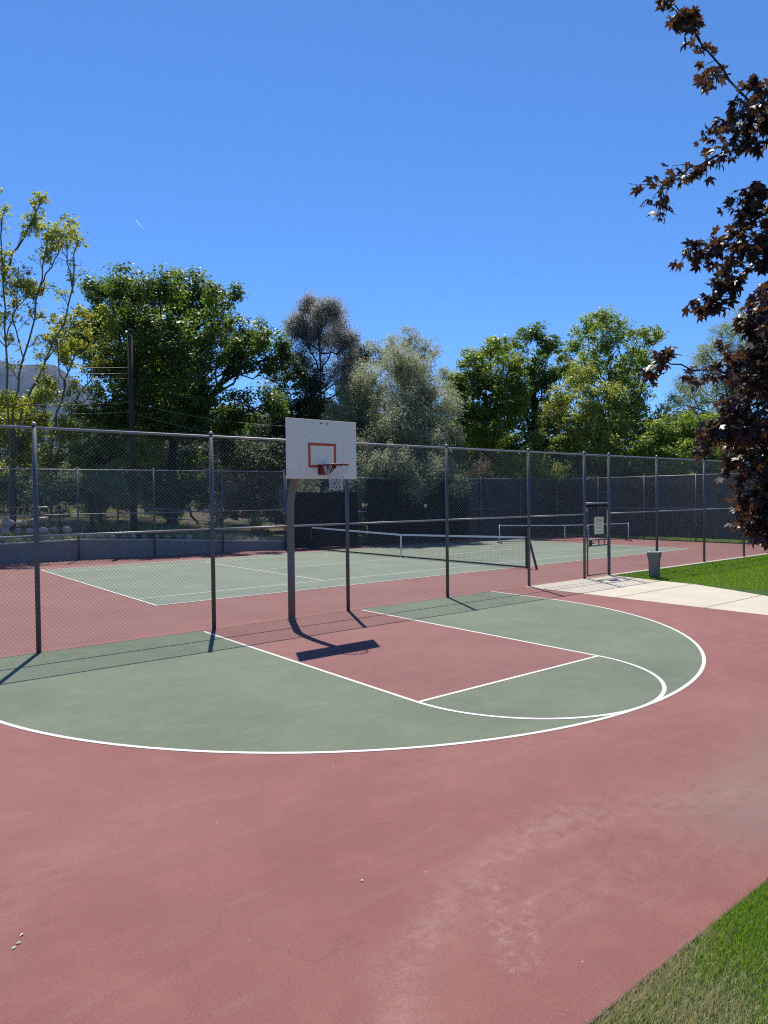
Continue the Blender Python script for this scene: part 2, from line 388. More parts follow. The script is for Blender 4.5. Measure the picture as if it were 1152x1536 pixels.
# walkway, kerb, lawn
wk = [(7.3, -13), (7.3, 0), (11.2, 0), (11.15, -.6), (10.98, -1.9), (10.9, -2.8), (10.45, -4.0), (10.0, -5.0), (9.6, -7), (9.5, -13)]
tag(sheet('walkway', [(x+(.004 if x == 7.3 else 0), y) for x, y in wk], .002, M['conc']), 'cream concrete path leading to the gate', 'path', kind='structure')
m = MB()
for y, x1 in ((-.62, 11.1), (-2.74, 10.9), (-4.85, 10.07), (-7.0, 9.55), (-9.2, 9.5)): strip(m, [(7.3, y+.009), (x1, y+.009)], [(7.3, y-.009), (x1, y-.009)], .006)
tag(m.build('walkway_joints', M['joint']), 'tooled joints across the path', 'joint', kind='structure')
m = MB(); m.box((19.5, -.06, -.005), (16.6, .17, .05))
tag(m.build('kerb', M['conc']), 'thin pale concrete mow strip under the fence', 'kerb', kind='structure')
tag(sheet('lawn', [(11.2, -.14), (11.15, -.6), (10.98, -1.9), (10.9, -2.8), (10.45, -4.0), (10.0, -5.0), (9.6, -7), (9.5, -13), (60, -60), (60, -.14)][::-1], -.02, M['lawn']), 'mown green lawn beside the path', 'lawn', kind='structure')
tag(sheet('lawn', [(-40, -10.27), (-40, -60), (60, -60), (9.5, -13), (7.3, -13), (7.3, -10.27)], -.016, M['lawn']), 'green lawn along the front of the red court', 'lawn', kind='structure')
tag(sheet('lawn', [(27.75, -.14), (60, -.14), (60, 60), (27.75, 60)], -.03, M['lawn']), 'strip of grass beyond the far end of the court', 'lawn', kind='structure')

def grass(name, P, h, wd, dry, label):
    n = len(P); th = rng.uniform(0, 2*math.pi, n); d = np.stack([np.cos(th), np.sin(th), np.zeros(n)], -1)
    ln = rng.uniform(.15, .75, n)*h; la = rng.uniform(0, 2*math.pi, n); L = np.stack([np.cos(la)*ln, np.sin(la)*ln, np.zeros(n)], -1)
    hz = np.zeros((n, 3)); hz[:, 2] = h*.9; W = d*(wd*.5)[:, None] if not np.isscalar(wd) else d*wd*.5
    Vv = np.stack([P-W, P+W, P+L*.35+hz*.6+W*.8, P+L*.35+hz*.6-W*.8, P+L+hz+W*.1, P+L+hz-W*.1], 1).reshape(-1, 3)
    i = np.arange(n)*6; Fq = np.concatenate([np.stack([i, i+1, i+2, i+3], -1), np.stack([i+3, i+2, i+4, i+5], -1)])
    mm = np_mesh(name, Vv, Fq); a = mm.attributes.new('dry', 'FLOAT', 'POINT'); a.data.foreach_set('value', np.repeat(dry, 6).astype(np.float32))
    return tag(link(name, mm, M['blade']), label, 'grass', kind='stuff')
def vnoise(x, y, sd=3):
    r = np.random.default_rng(sd); z = 0
    for k in range(6):
        a = r.uniform(0, 6.28, 2); f = 1.1*1.6**k; z = z+np.sin(x*f*math.cos(a[0])+y*f*math.sin(a[0])+a[1]*3)/(1.35**k)
    return z
n = 150000
P = np.stack([rng.uniform(-5.3, 1.2, n), -10.262-rng.uniform(0, 1, n)**1.5*2.0, np.full(n, -.016)], -1)
dn = vnoise(P[:, 0]*1.6, P[:, 1]*1.6)
pd = 1.15*np.exp(-((P[:, 0]+4.15)/.48)**2-((P[:, 1]+10.58)/.26)**2)+.75*np.exp(-((P[:, 1]+10.26)/.10)**2)*sstep(-3.0, -3.9, P[:, 0])+.07*dn*.3+.07
dry = np.where(rng.random(n) < pd, rng.uniform(.7, 1, n), rng.uniform(0, .12, n))
keep = (rng.random(n) < np.where(dry > .4, .8, 1)) & ~((P[:, 1] > -10.285) & (rng.random(n) < .5))
P, dry = P[keep], dry[keep]
grass('grass', P, np.where(dry > .4, rng.uniform(.025, .058, len(P)), rng.uniform(.03, .062, len(P))), rng.uniform(.0022, .0042, len(P)), dry, 'short green grass with straw coloured dry patches at the court edge')
n = 120000; x = 11+rng.random(n)**.9*15; y = -.16-rng.random(n)*8.5
k = (x > np.interp(-y, [0, .6, 1.9, 2.8, 4, 5, 7, 13], [11.2, 11.15, 10.98, 10.9, 10.45, 10, 9.6, 9.5])+.02); x, y = x[k], y[k]
near = rng.random(len(x)) < .0
grass('grass', np.stack([x, y, np.full(len(x), -.02)], -1), rng.uniform(.035, .075, len(x)), rng.uniform(.006, .013, len(x)), (rng.random(len(x)) < .04)*.7, 'bright mown turf between path and fence')
n = 14000; x = rng.uniform(27.8, 31, n); y = rng.uniform(0, 15, n)
grass('grass', np.stack([x, y, np.full(n, -.03)], -1), rng.uniform(.08, .16, n), rng.uniform(.012, .025, n), (rng.random(n) < .3)*.8, 'ragged grass strip showing under the end windscreen')
# dry tall grass tufts on the hillside
n = 60000; x = rng.uniform(-14, 13, n); s = .4+rng.random(n)**1.3*16; y = fy(x)+s
cl = vnoise(x*.8, y*.8, 11); k = (cl > -.3); x, y, cl = x[k], y[k], cl[k]
grass('grass', np.stack([x, y, hill(x, y)-.05], -1), rng.uniform(.12, .42, len(x)), rng.uniform(.01, .022, len(x)), np.where(vnoise(x*.5, y*.5, 5)+rng.normal(0, .5, len(x)) > -.4, .95, .1), 'tall dry straw grass on the slope behind the wall')

# ------------------------------------------------------------------ chain link fences
def wires(m, O, dx, w_, z0, z1, pitch=.0707, r=.0016):
    """diamond mesh of diagonal wires over a rectangle starting at O along dx"""
    O = np.array(O, float); dx = unit(dx); nrm = np.array([-dx[1], dx[0], 0]); H = z1-z0
    for sgn in (1, -1):
        off = nrm*(.0018*sgn)
        for c in np.arange(-H, w_, pitch):
            if sgn > 0: a = max(0, c); b = min(w_, c+H); za, zb = a-c, b-c
            else: a = max(0, c); b = min(w_, c+H); za, zb = H-(a-c), H-(b-c)
            if b-a < .02: continue
            p, q = O+dx*a+off, O+dx*b+off; p[2] = z0+za; q[2] = z0+zb
            t = unit(q-p); u = nrm; v = np.cross(t, u)
            V = []
            for e in (p, q):
                for k in range(3): V.append(e+r*(math.cos(2.094*k)*u+math.sin(2.094*k)*v))
            m.add(V, [(0, 1, 4, 3), (1, 2, 5, 4), (2, 0, 3, 5)])

def post(root, x, y, h, r=.039, mat='galv'):
    m = MB(); m.cyl((x, y, -.05), (x, y, h), r, 12); o = m.build('post', M[mat], root, True)
    c = MB(); c.lathe((x, y, h-.005), [(r*1.08, 0), (r*1.08, .02), (r*.85, .035), (r*.5, .048), (r*.1, .052)], 12)
    c.build('post_cap', M['galv_rail'], o, True)
    return o
def rail(root, a, b, r=.021, name='rail'):
    m = MB(); m.cyl(a, b, r, 10); return m.build(name, M['galv_rail'], root, True)

fence = tag(empty('chain_link_fence', (-10.65, 0, 0)), 'tall galvanised chain link fence between the red half court and the tennis court', 'fence')
fence.location = (0, 0, 0)
PX = [-13.7, -10.65, -7.6, -4.55, -1.55, 1.53, 4.47, 7.48, 9.95, 11.18, 13.85, 16.95, 20.0, 23.05, 25.6, 27.8]
for x in PX: post(fence, x, 0, 3.62)
rail(fence, (PX[0], 0, 3.575), (PX[-1], 0, 3.575), .0215, 'top_rail')
for i in range(len(PX)-1):
    a, b = PX[i], PX[i+1]; gate = (a == 9.95)
    if not gate: rail(fence, (a, .0, 1.855), (b, .0, 1.855), .0195, 'mid_rail')
    m = MB(); wires(m, (a, .045, 0), (1, 0, 0), b-a, 2.22 if gate else .03, 3.625)
    m.build('chain_link_mesh', M['wire'], fence)
    if gate: rail(fence, (a, 0, 2.17), (b, 0, 2.17), .03, 'gate_header')
# gate leaf
gt = tag(empty('metal_gate', (10.02, 0, 0)), 'narrow chain link gate in the near fence with a cream notice', 'gate')
gt.location = (0, 0, 0); gl, gr, gy_ = 10.06, 11.07, -.02
m = MB(); m.tube([(gl, gy_, .08), (gl, gy_, 2.06), (gr, gy_, 2.06), (gr, gy_, .08), (gl, gy_, .08)], .024, 8); m.build('gate_frame', M['galv'], gt, True)
m = MB()
for z in (.93, 1.10): m.cyl((gl, gy_, z), (gr, gy_, z), .02, 8)
for x in (10.27, 10.62, 10.9): m.cyl((x, gy_, .93), (x, gy_, 1.10), .018, 8)
m.build('push_bar', M['galv'], gt, True)
m = MB(); wires(m, (gl, gy_+.03, 0), (1, 0, 0), gr-gl, .10, 2.05); m.build('chain_link_mesh', M['wire'], gt)
m = MB(); m.box((10.11, gy_-.05, 1.02), (.12, .05, .16)); m.cyl((10.12, gy_-.05, 1.02), (10.12, gy_-.13, 1.02), .02, 8); m.box((10.16, gy_-.13, 1.02), (.12, .02, .03)); m.build('latch', M['dark_steel'], gt)
for z in (.45, 1.75): m = MB(); m.lathe((gr+.05, gy_, z), [(.04, -.05), (.045, 0), (.04, .05)], 10); m.build('hinge', M['galv'], gt)
m = MB(); m.cyl((gr+.13, -.04, 1.42), (gr+.16, -.06, 1.15), .02, 8); m.build('closer', M['dark_steel'], gt)
m = MB(); m.cyl((gl-.055, gy_-.07, .9), (gl-.055, gy_-.07, 1.5), .028, 8); m.lathe((gl-.055, gy_-.07, 1.5), [(.03, 0), (.034, .02), (.01, .045)], 8); m.build('drop_rod', M['galv_rail'], gt, True)
sg = tag(empty('notice_sign', (0, 0, 0)), 'cream notice board with faded text wired to the gate', 'sign')
m = MB(); m.box((10.585, -.055, 1.515), (.45, .012, .50)); m.build('sign_board', M['sign'], sg)
for z, x0, x1, h in ((1.70, 10.43, 10.74, .035), (1.655, 10.43, 10.74, .022), (1.62, 10.43, 10.72, .018), (1.545, 10.42, 10.68, .024), (1.475, 10.42, 10.70, .024), (1.44, 10.44, 10.6, .012), (1.33, 10.52, 10.70, .028)):
    m = MB(); m.box(((x0+x1)/2, -.0625, z), (x1-x0, .003, h*.6)); m.build('text_line', M['ink'], sg)

def fence_line(root, A, B, hts, n, screen=None, wire_r=.0022, meshz=None):
    A, B = np.array([*A, 0.]), np.array([*B, 0.]); d = B-A; L = np.linalg.norm(d); u = d/L
    for i in range(n+1):
        p = A+d*i/n; post(root, p[0], p[1], hts[0]+.04, .038)
    for h, nm in zip(hts, ('top_rail', 'mid_rail')): rail(root, A+np.array([0, 0, h]), B+np.array([0, 0, h]), .021, nm)
    for i in range(n):
        m = MB(); wires(m, A+d*i/n+np.array([0, .045, 0]), u, L/n, .03, hts[0]+.04, r=wire_r); m.build('chain_link_mesh', M['wire'], root)
bf = tag(empty('chain_link_fence'), 'far chain link fence standing in front of the low retaining wall', 'fence')
fence_line(bf, (-14, fy(-14)-.12), (10.0, fy(10.0)-.12), (3.68, 1.87), 8)
bf2 = tag(empty('chain_link_fence'), 'far chain link fence hidden behind dark windscreens under the willow', 'fence')
fence_line(bf2, (10.1, fy(10.1)-.12), (27.8, fy(27.8)-.05), (3.40, 1.70), 6, wire_r=.0026)
ef = tag(empty('chain_link_fence'), 'end fence of the tennis court at right hung with a navy windscreen', 'fence')
fence_line(ef, (27.8, .1), (27.8, fy(27.8)-.1), (3.38, 1.67), 5, wire_r=.0026)
def screen_panel(name, A, B, z0, z1, off, mat, parent, top=None):
    A, B = np.array([*A, 0.]), np.array([*B, 0.]); u = unit(B-A); nn = np.array([-u[1], u[0], 0])*off; L = np.linalg.norm(B-A)
    nx_, nz_ = max(8, int(L/.25)), 14; V = []
    for s in (0, .012):
        for j in range(nz_+1):
            for i in range(nx_+1):
                a = L*i/nx_; z = z0+(z1-z0)*j/nz_
                wv = .022*math.sin(a*2.1+z*.7)+.015*math.sin(a*5.3+1+z*1.3)
                V.append(A+u*a+nn*(1+0)+unit(nn)*(wv+s)+np.array([0, 0, z-(.03*abs(math.sin(a*math.pi/3.0)) if j == nz_ else 0)]))
    F = []; K = (nx_+1)*(nz_+1)
    for j in range(nz_):
        for i in range(nx_):
            q = (j*(nx_+1)+i, j*(nx_+1)+i+1, (j+1)*(nx_+1)+i+1, (j+1)*(nx_+1)+i)
            F.append(q); F.append(tuple(K+k for k in q[::-1]))
    me = bpy.data.meshes.new(name); me.from_pydata([tuple(v) for v in V], [], F); me.update()
    return link(name, me, M[mat], parent, True)
b = lambda x, o=0: (x, fy(x)-.12+o)
screen_panel('windscreen', b(10.15), b(13.9), .03, 2.72, -.10, 'screen', bf2)
screen_panel('windscreen', b(14.45), b(20.9), .03, 3.35, -.10, 'screen', bf2)
screen_panel('windscreen', b(20.85), (27.98, fy(27.98)-.05), .03, 3.36, .10, 'screen2', bf2)
screen_panel('windscreen', (27.8, fy(27.8)+.15), (27.8, 6.84), .13, 3.34, .10, 'screen2', ef)
screen_panel('windscreen', (27.8, 6.85), (27.8, .15), .13, 3.34, .10, 'screen2', ef)
m = MB(); p = np.array([17.95, fy(17.95)-.29, 1.95]); m.box(p, (.19, .02, .17), -.126)
tag(m.build('notice_plate', M['coping']), 'small pale plate fixed on the dark windscreen', 'sign')

# retaining wall
rw = tag(empty('retaining_wall'), 'low grey concrete retaining wall behind the far fence', 'wall')
wx = [-30, -5, -1.75, 1.1, 4.3, 7.3, 9.9, 10.35]; wh = [.62, .68, .74, .80, .66, .50, .36, .34]
m = MB(); c = MB()
for k in range(len(wx)-1):
    a0, a1 = wx[k], wx[k+1]; h0, h1 = wh[k], wh[k+1]
    V = [(x, fy(x)+dy, z) for x, h in ((a0, h0), (a1, h1)) for dy in (.06, .22) for z in (-.05, h)]
    Fq = [(0, 4, 5, 1), (2, 3, 7, 6), (1, 5, 7, 3), (0, 1, 3, 2), (4, 6, 7, 5)]
    m.add(V, Fq)
    V = [(x, fy(x)+dy, h+z) for x, h in ((a0, h0), (a1, h1)) for dy in (.03, .25) for z in (.0, .05)]
    c.add(V, Fq+[(0, 2, 6, 4)])
m.build('wall_face', M['wallconc'], rw); c.build('coping', M['coping'], rw)
# boulders above the wall
def boulder(seed, r):
    q = np.random.default_rng(seed); import bmesh
    bm = bmesh.new(); bmesh.ops.create_icosphere(bm, subdivisions=3, radius=1)
    ph = q.uniform(0, 6.28, 9)
    for v in bm.verts:
        x, y, z = v.co; k = 1+.14*math.sin(3*x+ph[0])*math.sin(2.6*y+ph[1])+.10*math.sin(4.3*z+ph[2]+2*x)+.05*math.sin(9*y+ph[3])+.04*math.sin(11*x+ph[4])
        v.co = Vector((x*k*r, y*k*r*.9, z*k*r*.8))
    me = bpy.data.meshes.new('boulder'); bm.to_mesh(me); bm.free(); return me
protos = [boulder(i, .27) for i in range(5)]
for pme, mt in zip(protos, ('stone', 'stone_dim', 'stone', 'stone_dim', 'stone')): pme.materials.append(M[mt]); pme.polygons.foreach_set('use_smooth', np.ones(len(pme.polygons), bool))
GB = 'boulders lined up above the retaining wall'
bx = -6.6; k = 0
rows = []
while bx < 9.6: rows.append((bx, .75, 0)); bx += rng.uniform(.40, .52)
bx = -6.3
while bx < 1.2: rows.append((bx, 1.05, .36)); bx += rng.uniform(.42, .5)
bx = -6.4
while bx < -.3: rows.append((bx, 1.35, .68)); bx += rng.uniform(.42, .5)
for bx, s, dz in rows:
    o = bpy.data.objects.new('boulder', protos[k % 5]); COL.objects.link(o); k += 1
    y = fy(bx)+s+rng.uniform(-.06, .06); o.location = (bx, y, float(hill(bx, y))+.06+dz+rng.uniform(-.02, .02))
    sc_ = rng.uniform(.58, .85)*(1 if bx < 2.5 else .75); o.scale = (sc_, sc_, sc_*rng.uniform(.85, 1)); o.rotation_euler = (0, 0, rng.uniform(0, 6.28))
    tag(o, 'pale rounded boulder in the stone row on top of the retaining wall', 'boulder', GB)
# wire field fence on the slope
wf = tag(empty('wire_fence'), 'thin post and rail wire fence running across the dry slope', 'fence')
fp = []
for x in np.arange(-14, 10, 2.6):
    y = fy(x)+5.2; z = float(hill(x, y)); m = MB(); m.cyl((x, y, z-.1), (x, y, z+1.15), .035, 8); m.build('fence_stake', M['dark_steel'], wf); fp.append((x, y, z))
for dz in (1.1, .62): m = MB(); m.tube([(x, y, z+dz) for x, y, z in fp], .02, 6); m.build('wire_strand', M['galv_rail'], wf)

# ------------------------------------------------------------------ basketball hoop
hp = tag(empty('basketball_hoop', (.04, -.15, 0)), 'white basketball backboard with orange square on a curved grey gooseneck pole', 'basketball hoop')
hp.location = (0, 0, 0)
path = [(.04, -.15, -.05), (.04, -.15, 1.0), (.04, -.15, 2.05)]
for t in np.linspace(0, math.pi/2, 11)[1:]: path.append((.04, -.15-1.05*(1-math.cos(t)), 2.15+1.05*math.sin(t)))
path.append((.02, -1.36, 3.2))
m = MB(); m.tube(path, .073, 16); pl = m.build('pole', M['pole'], hp, True)
m = MB(); m.lathe((.04, -.15, 0), [(.10, 0), (.10, .02), (.078, .035)], 16); m.build('base_collar', M['pole'], pl)
m = MB(); m.box((-.02, -1.398, 3.30), (1.53, .034, 1.075)); bb = m.build('backboard', M['board'], hp)
bv = bb.modifiers.new('bevel', 'BEVEL'); bv.width = .008; bv.segments = 2
m = MB(); yq = -1.417
for c_, s_ in (((-.033, yq, 3.39), (.61, .004, .048)), ((-.033, yq, 2.99), (.61, .004, .048)), ((-.314, yq, 3.19), (.048, .004, .352)), ((.248, yq, 3.19), (.048, .004, .352))): m.box(c_, s_)
m.build('target_square', M['orange'], bb)
m = MB()
for x in (-.05, .075): m.cyl((x, -1.414, 3.775), (x, -1.421, 3.768), .017, 10)
m.build('bolt', M['bolt'], bb)
m = MB(); m.box((-.02, -1.37, 3.3), (.9, .02, .06)); m.box((-.02, -1.365, 3.2), (.25, .03, .3))
for sx in (-1, 1): m.tube([(-.02+sx*.42, -1.375, 3.55), (.03, -1.15, 3.2)], .016, 6)
m.build('back_bracket', M['pole'], hp)
RC = np.array([0.0, -1.80, 3.005]); rm = .229
m = MB(); ta = np.linspace(0, 2*math.pi, 49)
m.tube([RC+np.array([rm*math.cos(t), rm*math.sin(t), 0]) for t in ta], .011, 8, False); ring = m.build('rim', M['rimred'], hp, True)
m = MB(); m.box((0, -1.421, 2.93), (.26, .012, .19))
for sx in (-1, 1):
    V = [(sx*.11, -1.427, 3.0), (sx*.11, -1.427, 2.85), (sx*.09, -1.72, 2.985), (sx*.095, -1.70, 3.0)]
    V2 = [(x+.006, y, z) for x, y, z in V]; m.add(V+V2, [(0, 1, 2, 3), (7, 6, 5, 4), (0, 4, 5, 1), (1, 5, 6, 2), (2, 6, 7, 3), (3, 7, 4, 0)])
m.box((0, -1.505, 3.002), (.22, .16, .008)); m.build('rim_bracket', M['rimred'], hp)
m = MB(); N = 12
for j in range(N):
    t = 2*math.pi*j/N; m.tube([RC+np.array([(rm+.0)*math.cos(t), rm*math.sin(t), -.012]), RC+np.array([rm*math.cos(t), rm*math.sin(t), -.03])], .004, 5)
    lev = [(-.02, rm, 0), (-.15, .185, .5), (-.22, .15, 0), (-.28, .128, .5), (-.34, .118, 0), (-.40, .118, .5), (-.45, .122, 0)]
    for s in (-1, 1):
        pts = []
        for z, r_, sh in lev:
            a = t+s*sh*2*math.pi/N; pts.append(RC+np.array([r_*math.cos(a), r_*math.sin(a), z]))
        m.tube(pts, .0052, 5)
m.build('hoop_net', M['netcord'], hp)

# ------------------------------------------------------------------ tennis net
tn = tag(empty('tennis_net'), 'full length dark tennis net with white headband across the pale green court', 'tennis net')
A = np.array([11.08, 3.05, 0]); B = np.array([10.86, 15.75, 0]); d = B-A; L = np.linalg.norm(d); u = d/L
def toph(s): return 1.04-.125*(1-abs(2*s/L-1)**1.0)
m = MB()
for s in np.arange(0, L+.01, .062):
    p = A+u*s; h = toph(s); m.tube([p+np.array([0, 0, .03]), p+np.array([0, 0, h])], .0020, 3, False)
for fr in np.linspace(.04, 1, 17):
    m.tube([A+u*s+np.array([0, 0, .03+fr*(toph(s)-.03)]) for s in np.linspace(0, L, 9)], .0020, 3, False)
m.build('netting', M['blacknet'], tn)
m = MB(); m2 = MB()
for s in np.linspace(0, L, 33)[:-1]:
    p, q = A+u*s, A+u*(s+L/32); h0, h1 = toph(s), toph(s+L/32); mid = (p+q)/2; 
    o = np.array([.012, 0, 0]); V = [p-o+[0, 0, h0-.05], p+o+[0, 0, h0-.05], p+o+[0, 0, h0+.012], p-o+[0, 0, h0+.012], q-o+[0, 0, h1-.05], q+o+[0, 0, h1-.05], q+o+[0, 0, h1+.012], q-o+[0, 0, h1+.012]]
    m.add(V, [(0, 4, 5, 1), (1, 5, 6, 2), (2, 6, 7, 3), (3, 7, 4, 0)])
m.build('headband', M['band'], tn)
m2.box((A+B)/2+np.array([0, 0, .035]), (.025, L, .05), math.atan2(-u[0], u[1])); m2.build('bottom_band', M['blacknet'], tn)
m = MB(); p = A+u*(L*.5); m.box(p+np.array([0, 0, .46]), (.03, .06, .92)); m.build('centre_strap', M['band'], tn)
m = MB(); m.box(A+np.array([0, .02, .53]), (.05, .07, 1.06)); m.build('side_band', M['blacknet'], tn)
for p, q in ((A+np.array([.0, -.06, 1.06]), A+np.array([.1, -.32, 0])), (B+np.array([0, .1, 1.07]), B+np.array([0, .1, 0]))):
    m = MB(); m.cyl(q, p, .042, 10); m.build('net_post', M['dark_steel'], tn, True)

# portable pickleball net
pn = tag(empty('pickleball_net'), 'low portable pickleball net on thin legs at the far end of the tennis court', 'net')
A = np.array([19.85, 12.1, 0]); B = np.array([25.75, 8.45, 0]); d = B-A; L = np.linalg.norm(d); u = d/L; nn = np.array([-u[1], u[0], 0])
for p in (A, B):
    m = MB(); m.cyl(p+np.array([0, 0, .03]), p+np.array([0, 0, .95]), .025, 8); lg = m.build('net_leg', M['band'], pn, True)
    m = MB(); m.box(p+np.array([0, 0, .04]), (.05, .75, .04), math.atan2(u[1], u[0]))
    for s in (-.33, .33): m.lathe(p+nn*s+np.array([0, 0, .035]), [(.03, -.035), (.04, 0), (.03, .035)], 8)
    m.build('foot', M['dark_steel'], lg)
m = MB(); p = (A+B)/2; m.cyl(p, p+np.array([0, 0, .88]), .022, 8); m.build('centre_post', M['band'], pn)
hh = lambda s: .93-.05*(1-abs(2*s-1))
m = MB()
for i in range(16):
    s0, s1 = i/16, (i+1)/16; p, q = A+d*s0, A+d*s1; o = nn*.012
    V = [p-o+[0, 0, hh(s0)-.045], p+o+[0, 0, hh(s0)-.045], p+o+[0, 0, hh(s0)], p-o+[0, 0, hh(s0)], q-o+[0, 0, hh(s1)-.045], q+o+[0, 0, hh(s1)-.045], q+o+[0, 0, hh(s1)], q-o+[0, 0, hh(s1)]]
    m.add(V, [(0, 4, 5, 1), (1, 5, 6, 2), (2, 6, 7, 3), (3, 7, 4, 0)])
m.build('headband', M['band'], pn)
m = MB()
for s in np.linspace(0, 1, 100): m.tube([A+d*s+np.array([0, 0, .1]), A+d*s+np.array([0, 0, hh(s)])], .0018, 3, False)
for fr in np.linspace(0, 1, 12): m.tube([A+d*s+np.array([0, 0, .1+fr*(hh(s)-.1)]) for s in (0, .5, 1)], .0018, 3, False)
m.build('netting', M['blacknet'], pn)
m = MB(); m.cyl(A+np.array([0, 0, .09]), B+np.array([0, 0, .09]), .018, 8); m.build('base_rail', M['dark_steel'], pn)

# ------------------------------------------------------------------ litter bin
bn = tag(empty('litter_bin', (11.62, -1.2, 0), .45), 'grey flared litter bin standing on the grass beside the path', 'bin')
def ringbox(h, z, e=3.2, n=28):
    return [(h*math.copysign(abs(math.cos(t))**(2/e), math.cos(t)), h*math.copysign(abs(math.sin(t))**(2/e), math.sin(t)), z) for t in np.arange(n)*2*math.pi/n]
def loft(m, prof, n=28):
    V = []; F = []
    for h, z in prof: V += ringbox(h, z)
    for i in range(len(prof)-1):
        for j in range(n): k = (j+1) % n; F.append((i*n+j, i*n+k, (i+1)*n+k, (i+1)*n+j))
    F.append(tuple(range(n-1, -1, -1))); F.append(tuple((len(prof)-1)*n+j for j in range(n))); m.add(V, F)
m = MB(); loft(m, [(.14, 0), (.145, .02), (.158, .40), (.165, .53), (.19, .61), (.195, .69), (.195, .70)]); m.build('bin_body', M['bin'], bn, True)
m = MB(); loft(m, [(.20, .70), (.202, .725), (.19, .74), (.165, .74), (.16, .715)]); m.build('bin_rim', M['bin'], bn)
m = MB(); loft(m, [(.160, .73), (.168, .748), (.145, .75), (.135, .725)]); m.build('bin_liner', M['liner'], bn)

# small things on the slab
m = MB(); m.lathe((-4.63, -8.64, .0), [(.004, 0), (.009, .004), (.007, .009), (.0015, .011)], 8); tag(m.build('pebble', M['band'], None, True), 'single white pebble lying on the open red court', 'pebble')
m = MB()
for (x, y) in ((-6.47, -7.96), (-6.44, -7.93), (-6.41, -7.86)):
    a = rng.uniform(0, 6.28); c_, s_ = math.cos(a)*.016, math.sin(a)*.016; m.add([(x-c_, y-s_, .004), (x+s_*.5, y-c_*.5, .008), (x+c_, y+s_, .005), (x-s_*.5, y+c_*.5, .010)], [(0, 1, 2, 3)])
tag(m.build('dry_leaf', M['coping']), 'crumpled pale dry leaf on the red court at left', 'leaf')
m = MB()
for i in range(90):
    x, y = rng.uniform(-7.5, 4), rng.uniform(-10.1, -3)
    if i < 12: x, y = rng.uniform(-5.2, -1), -10.2+abs(rng.normal(0, .06))
    s = rng.uniform(.0015, .0042); a = rng.uniform(0, 6.28); c_, s_ = math.cos(a)*s, math.sin(a)*s
    m.add([(x-c_, y-s_, .006), (x+s_, y-c_, .006), (x+c_, y+s_, .006), (x-s_, y+c_, .006), (x, y, .006+s*.4)], [(0, 1, 4), (1, 2, 4), (2, 3, 4), (3, 0, 4)])
tag(m.build('debris', M['stone']), 'tiny pale chips and petals scattered on the red slab', 'debris', kind='stuff')

# ------------------------------------------------------------------ utility pole and wires
PD = 33.5; pt = at(198, 505, PD); pb = at(201, 790, PD); zb = float(hill(pb[0], pb[1]))
up = tag(empty('utility_pole'), 'dark weathered timber utility pole in front of the big dark maple', 'utility pole')
m = MB(); m.tube([(pb[0], pb[1], zb-.3), (pb[0], pb[1], (pt[2]+zb)/2), (pb[0]-.03, pb[1], pt[2])], [.16, .14, .115], 12); m.build('pole', M['wood'], up, True)
ins = []
for y in (551, 560, 568, 603, 618):
    q = at(193, y, PD-.1); ins.append(q)
    m = MB(); m.lathe((q[0], q[1], q[2]), [(.03, -.07), (.06, -.04), (.035, 0), (.06, .03), (.03, .07)], 10); m.build('insulator', M['ceramic'], up, True)
GW = 'overhead power lines strung from the utility pole'
LB = ['topmost thin power line at left above the pole insulators', 'second overhead wire from the top at left of the pole', 'third overhead wire ending at the pole', 'upper of the two low cables crossing behind the left bushes', 'lowest cable crossing behind the fence top']
for q, (ly, dd), lab in zip(ins, ((530, 30), (538, 30), (548, 30), (601, 29), (611, 29)), LB):
    e = at(-260, ly-22, dd-3); pts = [q+(e-q)*t+np.array([0, 0, -.35*4*t*(1-t)]) for t in np.linspace(0, 1, 15)]
    m = MB(); m.tube(pts, .008, 5); tag(m.build('power_line', M['cable']), lab, 'cable', GW)
for q, ey, lab in ((ins[3], 640, 'upper cable sagging right from the pole toward the backboard'), (ins[4], 668, 'lower cable sagging right from the pole behind the fence')):
    e = at(470, ey, PD+3); pts = [q+(e-q)*t+np.array([0, 0, -.3*4*t*(1-t)]) for t in np.linspace(0, 1, 15)]
    m = MB(); m.tube(pts, .008, 5); tag(m.build('power_line', M['cable']), lab, 'cable', GW)

